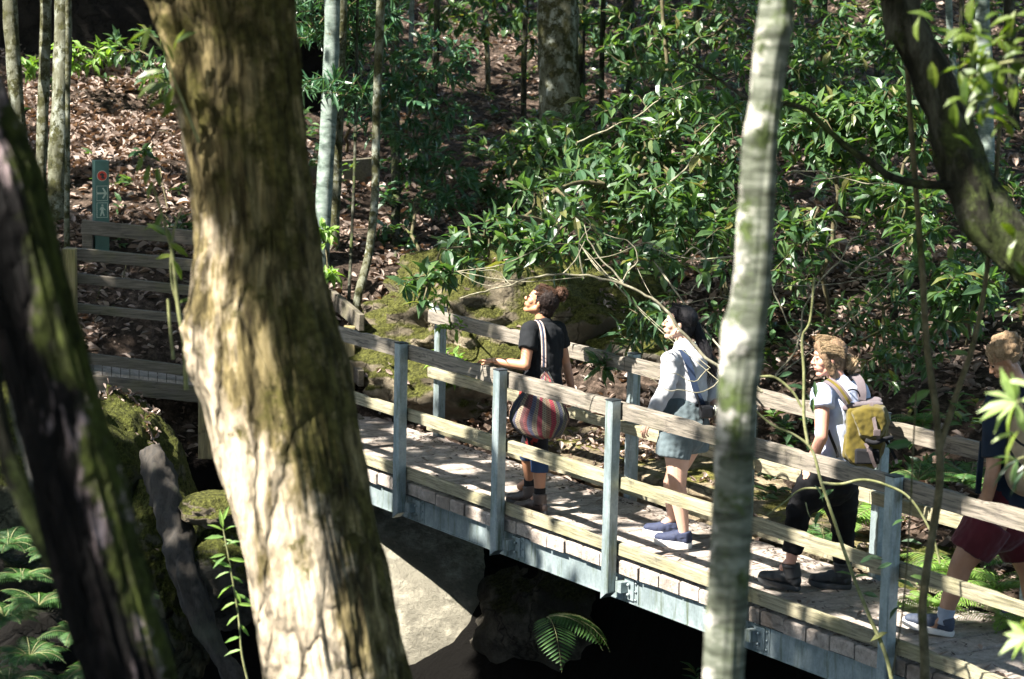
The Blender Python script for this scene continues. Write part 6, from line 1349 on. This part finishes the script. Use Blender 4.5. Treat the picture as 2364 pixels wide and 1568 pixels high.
bl = Blob(); bl.cap(pk(600, 480, -.14), pk(740, 445, -.02), .040, .045, (0, 0, 1), .55); bl.cap(pk(612, 470, -.17), pk(760, 462, -.08), .030, .03, (0, 0, 1), .6); bl.build('top_panel', 'bag_purple', bp_, .006, 2, .004, 20)
ribbon([pk(720, 455, -.16), pk(728, 500, -.255), pk(742, 580, -.31), pk(752, 620, -.325), pk(765, 660, -.30)], .022, .004, 'buckle', 'flap_strap', bp_, (1, 0, 0))
mb = MB(); mb.box(pk(752, 615, -.335), (.022, 0, 0), (0, .006, 0), (0, 0, .020), bev=.004); mb.box(pk(712, 705, -.27), (.016, 0, 0), (0, .006, 0), (0, 0, .016), bev=.004); mb.box(pk(620, 670, -.22), (.014, 0, 0), (0, .005, 0), (0, 0, .014), bev=.003); mb.build('buckles', 'buckle', bp_)
ribbon([pk(690, 670, -.26), pk(712, 710, -.275), pk(728, 760, -.265), pk(745, 800, -.25)], .022, .004, 'buckle', 'lower_strap', bp_, (1, 0, 0))
ribbon([pk(790, 640, -.26), pk(820, 690, -.25), pk(850, 750, -.25), pk(858, 780, -.25)], .018, .006, 'bag_black', 'loose_strap', bp_, (1, 0, 0))
mb = MB(); mb.tube(spline([pk(690, 655, -.30), pk(740, 668, -.31), pk(790, 650, -.29), pk(830, 640, -.24)], 5), .014, 8); mb.build('lid_edge', 'bag_black', bp_)
ribbon([pk(470, 345, -.02), pk(490, 338, -.14), pk(535, 365, -.195), pk(575, 415, -.21), pk(600, 455, -.20)], .050, .014, 'bag_purple', 'shoulder_strap', bp_, (1, .3, .6)); ribbon([pk(480, 338, -.06), pk(497, 336, -.152), pk(545, 372, -.207), pk(583, 425, -.222), pk(602, 458, -.21)], .016, .016, 'bag_olive', 'strap_edging', bp_, (1, .3, .6))
ribbon([pk(600, 325, .04), pk(630, 308, .0), pk(660, 340, -.05), pk(672, 390, -.08), pk(670, 440, -.09)], .050, .014, 'bag_purple', 'shoulder_strap', bp_, (1, .3, .3))
ribbon([pk(490, 600, -.16), pk(505, 640, -.165), pk(530, 700, -.17), pk(548, 745, -.17)], .018, .005, 'bag_black', 'waist_strap', bp_, (1, .2, .3))
mb = MB(); mb.tube(spline([pk(598, 388, -.13), pk(625, 382, -.16), pk(650, 395, -.15), pk(660, 420, -.13)], 4), .005, 6); mb.build('grab_loop', 'bag_black', bp_)

# ================= fourth hiker: curly hair, navy tee, maroon shorts =================
def C4(x, y): return ((2100 + x / 1.7752) * .9661, (740 + y / 1.7752) * .9661)
d4 = GZ(*C4(290, 1395)); J = lambda x, y, dd=0.: U(*C4(x, y), d4 + dd)
f4 = J(290, 1395); f4.z = 0
w4 = empty('person', f4, 'hiker with curly sandy hair, dark tee and maroon shorts, head bowed, stepping in', 'person')
bl = Blob(); hc = J(535, 215, .1); Pw, Aw, sp4 = head(bl, hc, (-.85, .05, -.55), 1.02)
bl.cap(J(590, 330, .1), J(560, 260, .1), .062, .060); shl = J(505, 400, -.04); shr = J(680, 400, .2)
bl.cap(shl, shr, .06, .06); bl.cap(J(580, 440, .1), J(575, 700, .1), .13, .125, BN, 1.1); bl.cap(J(575, 700, .1), J(520, 860, .1), .125, .15, BN, 1.1)
eL = J(485, 680, -.08); wL = J(450, 845, -.06); bl.chain([shl, shl.lerp(eL, .5), eL, eL.lerp(wL, .4), wL], [.055, .050, .042, .040, .028]); hand(bl, wL, J(432, 935, -.05) - wL, (-.8, -.5, .1), .7, 1.1, 1)
eR = J(690, 660, .25); wR = J(660, 820, .2); bl.chain([shr, eR, wR], [.055, .042, .028]); hand(bl, wR, Vector((0, 0, -1)), (.8, .5, 0), .7, 1.1, -1)
hpL = J(470, 900, .0); hpR = J(570, 900, .16); knL = J(352, 1080, .02); anL = J(275, 1310, .03); knR = J(640, 1120, .2); anR = J(680, 1370, .25)
bl.chain([hpL, knL, knL.lerp(anL, .35), anL], [.12, .068, .062, .040]); bl.chain([hpR, knR, knR.lerp(anR, .35), anR], [.12, .066, .062, .040]); bl.cap(anL, anL + Vector((-.06, .02, -.05)), .038, .032); bl.cap(anR, anR + Vector((-.06, .02, -.05)), .038, .032)
bl.build('body', ('skin_brown', 'eye_dark', 'brow', 'lip'), w4, .0055, 3, paint=sp4)
bl = Blob(); bl.cap(shl, shr, .074, .072); bl.cap(J(585, 345, .1), J(580, 440, .1), .080, .14, BN, 1.1); bl.cap(J(580, 440, .1), J(575, 700, .1), .148, .145, BN, 1.12); bl.cap(J(575, 700, .1), J(560, 830, .1), .148, .158, BN, 1.12, caps=False)
bl.cap(shl, shl.lerp(eL, .82), .080, .070, caps=False); bl.cap(shr, shr.lerp(eR, .8), .078, .070, caps=False); bl.build('tee_shirt', 'tee_navy', w4, .007, 2, .014, 8)
bl = Blob(); bl.cap(J(560, 800, .1), J(520, 900, .1), .15, .17, BN, 1.1); bl.cap(hpL, hpL.lerp(knL, .70), .140, .125, caps=False); bl.cap(hpR, hpR.lerp(knR, .65), .140, .125, caps=False)
bl.build('shorts', 'shorts_maroon', w4, .007, 2, .020, 9, (1, 1, .5), fine=.005, fsc=30)
for a_, z_ in ((anL, 0), (anR, 0)):
    d_ = Vector((-.90, .43, 0)).normalized(); hp_ = Vector((a_.x, a_.y, 0)) - d_ * .06
    bl = Blob(); bl.cap(Vector((a_.x, a_.y, .07)), Vector((a_.x, a_.y, .07)).lerp(a_ + (knL - anL).normalized() * .06, 1), .046, .050, caps=False); bl.build('sock', 'sock_grey', w4, .005, 2, .004, 40)
    shoe(w4, hp_, hp_ + d_ * .30, .004, None, ('shoe_dark_navy', 'sole_white', 'leather_brown'), 'low', w_=.052, nm='shoe', pitch=.035)
bl = Blob()
for _ in range(70):
    q = Vector([random.gauss(0, 1) for _ in range(3)]).normalized()
    if q.x < -.75 and q.z < .2: continue
    bl.sph(Pw(-.025, 0, .045) + (Aw[0] * q.x * .100 * (-1 if False else 1) + Aw[1] * q.y * .085 + Aw[2] * abs(q.z) * .090 - Aw[0] * .01), random.uniform(.014, .024))
bl.sph(Pw(-.03, 0, .045), (.098, .084, .09), Aw); hb = bl.build('hair', 'hair_curly', w4, .0055, 1, .008, 60)
mb = MB(); ll = []
for _ in range(260):
    q = Vector([random.gauss(0, 1) for _ in range(3)]).normalized(); q.z = abs(q.z) - .25; c_ = Pw(-.03, 0, .045) + Aw[0] * q.x * .112 + Aw[1] * q.y * .098 + Aw[2] * q.z * .108; t = q.orthogonal().normalized() * .016; t2 = q.cross(t)
    ll.append([c_ - t, c_ + t2 * .7, c_ + t, c_ - t2 * .6 + q * .01])
strands(mb, ll, .003); mb.build('hair_curls', 'hair_curly', hb)
pk4 = empty('backpack', J(600, 740, -.05), 'khaki and blue daypack on the hiker in maroon shorts', 'backpack')
bl = Blob(); bl.cap(J(640, 500, -.06), J(635, 690, -.08), .13, .14, BE, .9); bl.build('pack_body', 'pack_khaki', pk4, .008, 3, .012, 10)
ribbon([J(540, 355, -.02), J(565, 350, -.14), J(590, 400, -.19), J(600, 450, -.20)], .05, .012, 'pack_khaki', 'shoulder_strap', pk4, (1, 0, .4))
ribbon([J(440, 560, .06), J(432, 640, .05), J(425, 720, .05), J(420, 780, .05)], .03, .03, 'pack_blue', 'hip_pocket', pk4, (1, 0, 0))
mb = MB(); mb.tube(spline([J(556, 520, -.2), J(590, 560, -.24), J(622, 580, -.25)], 5), .007, 6); mb.tube(spline([J(556, 600, -.2), J(590, 650, -.24), J(622, 680, -.25)], 5), .007, 6); mb.build('cords', 'bag_black', pk4)
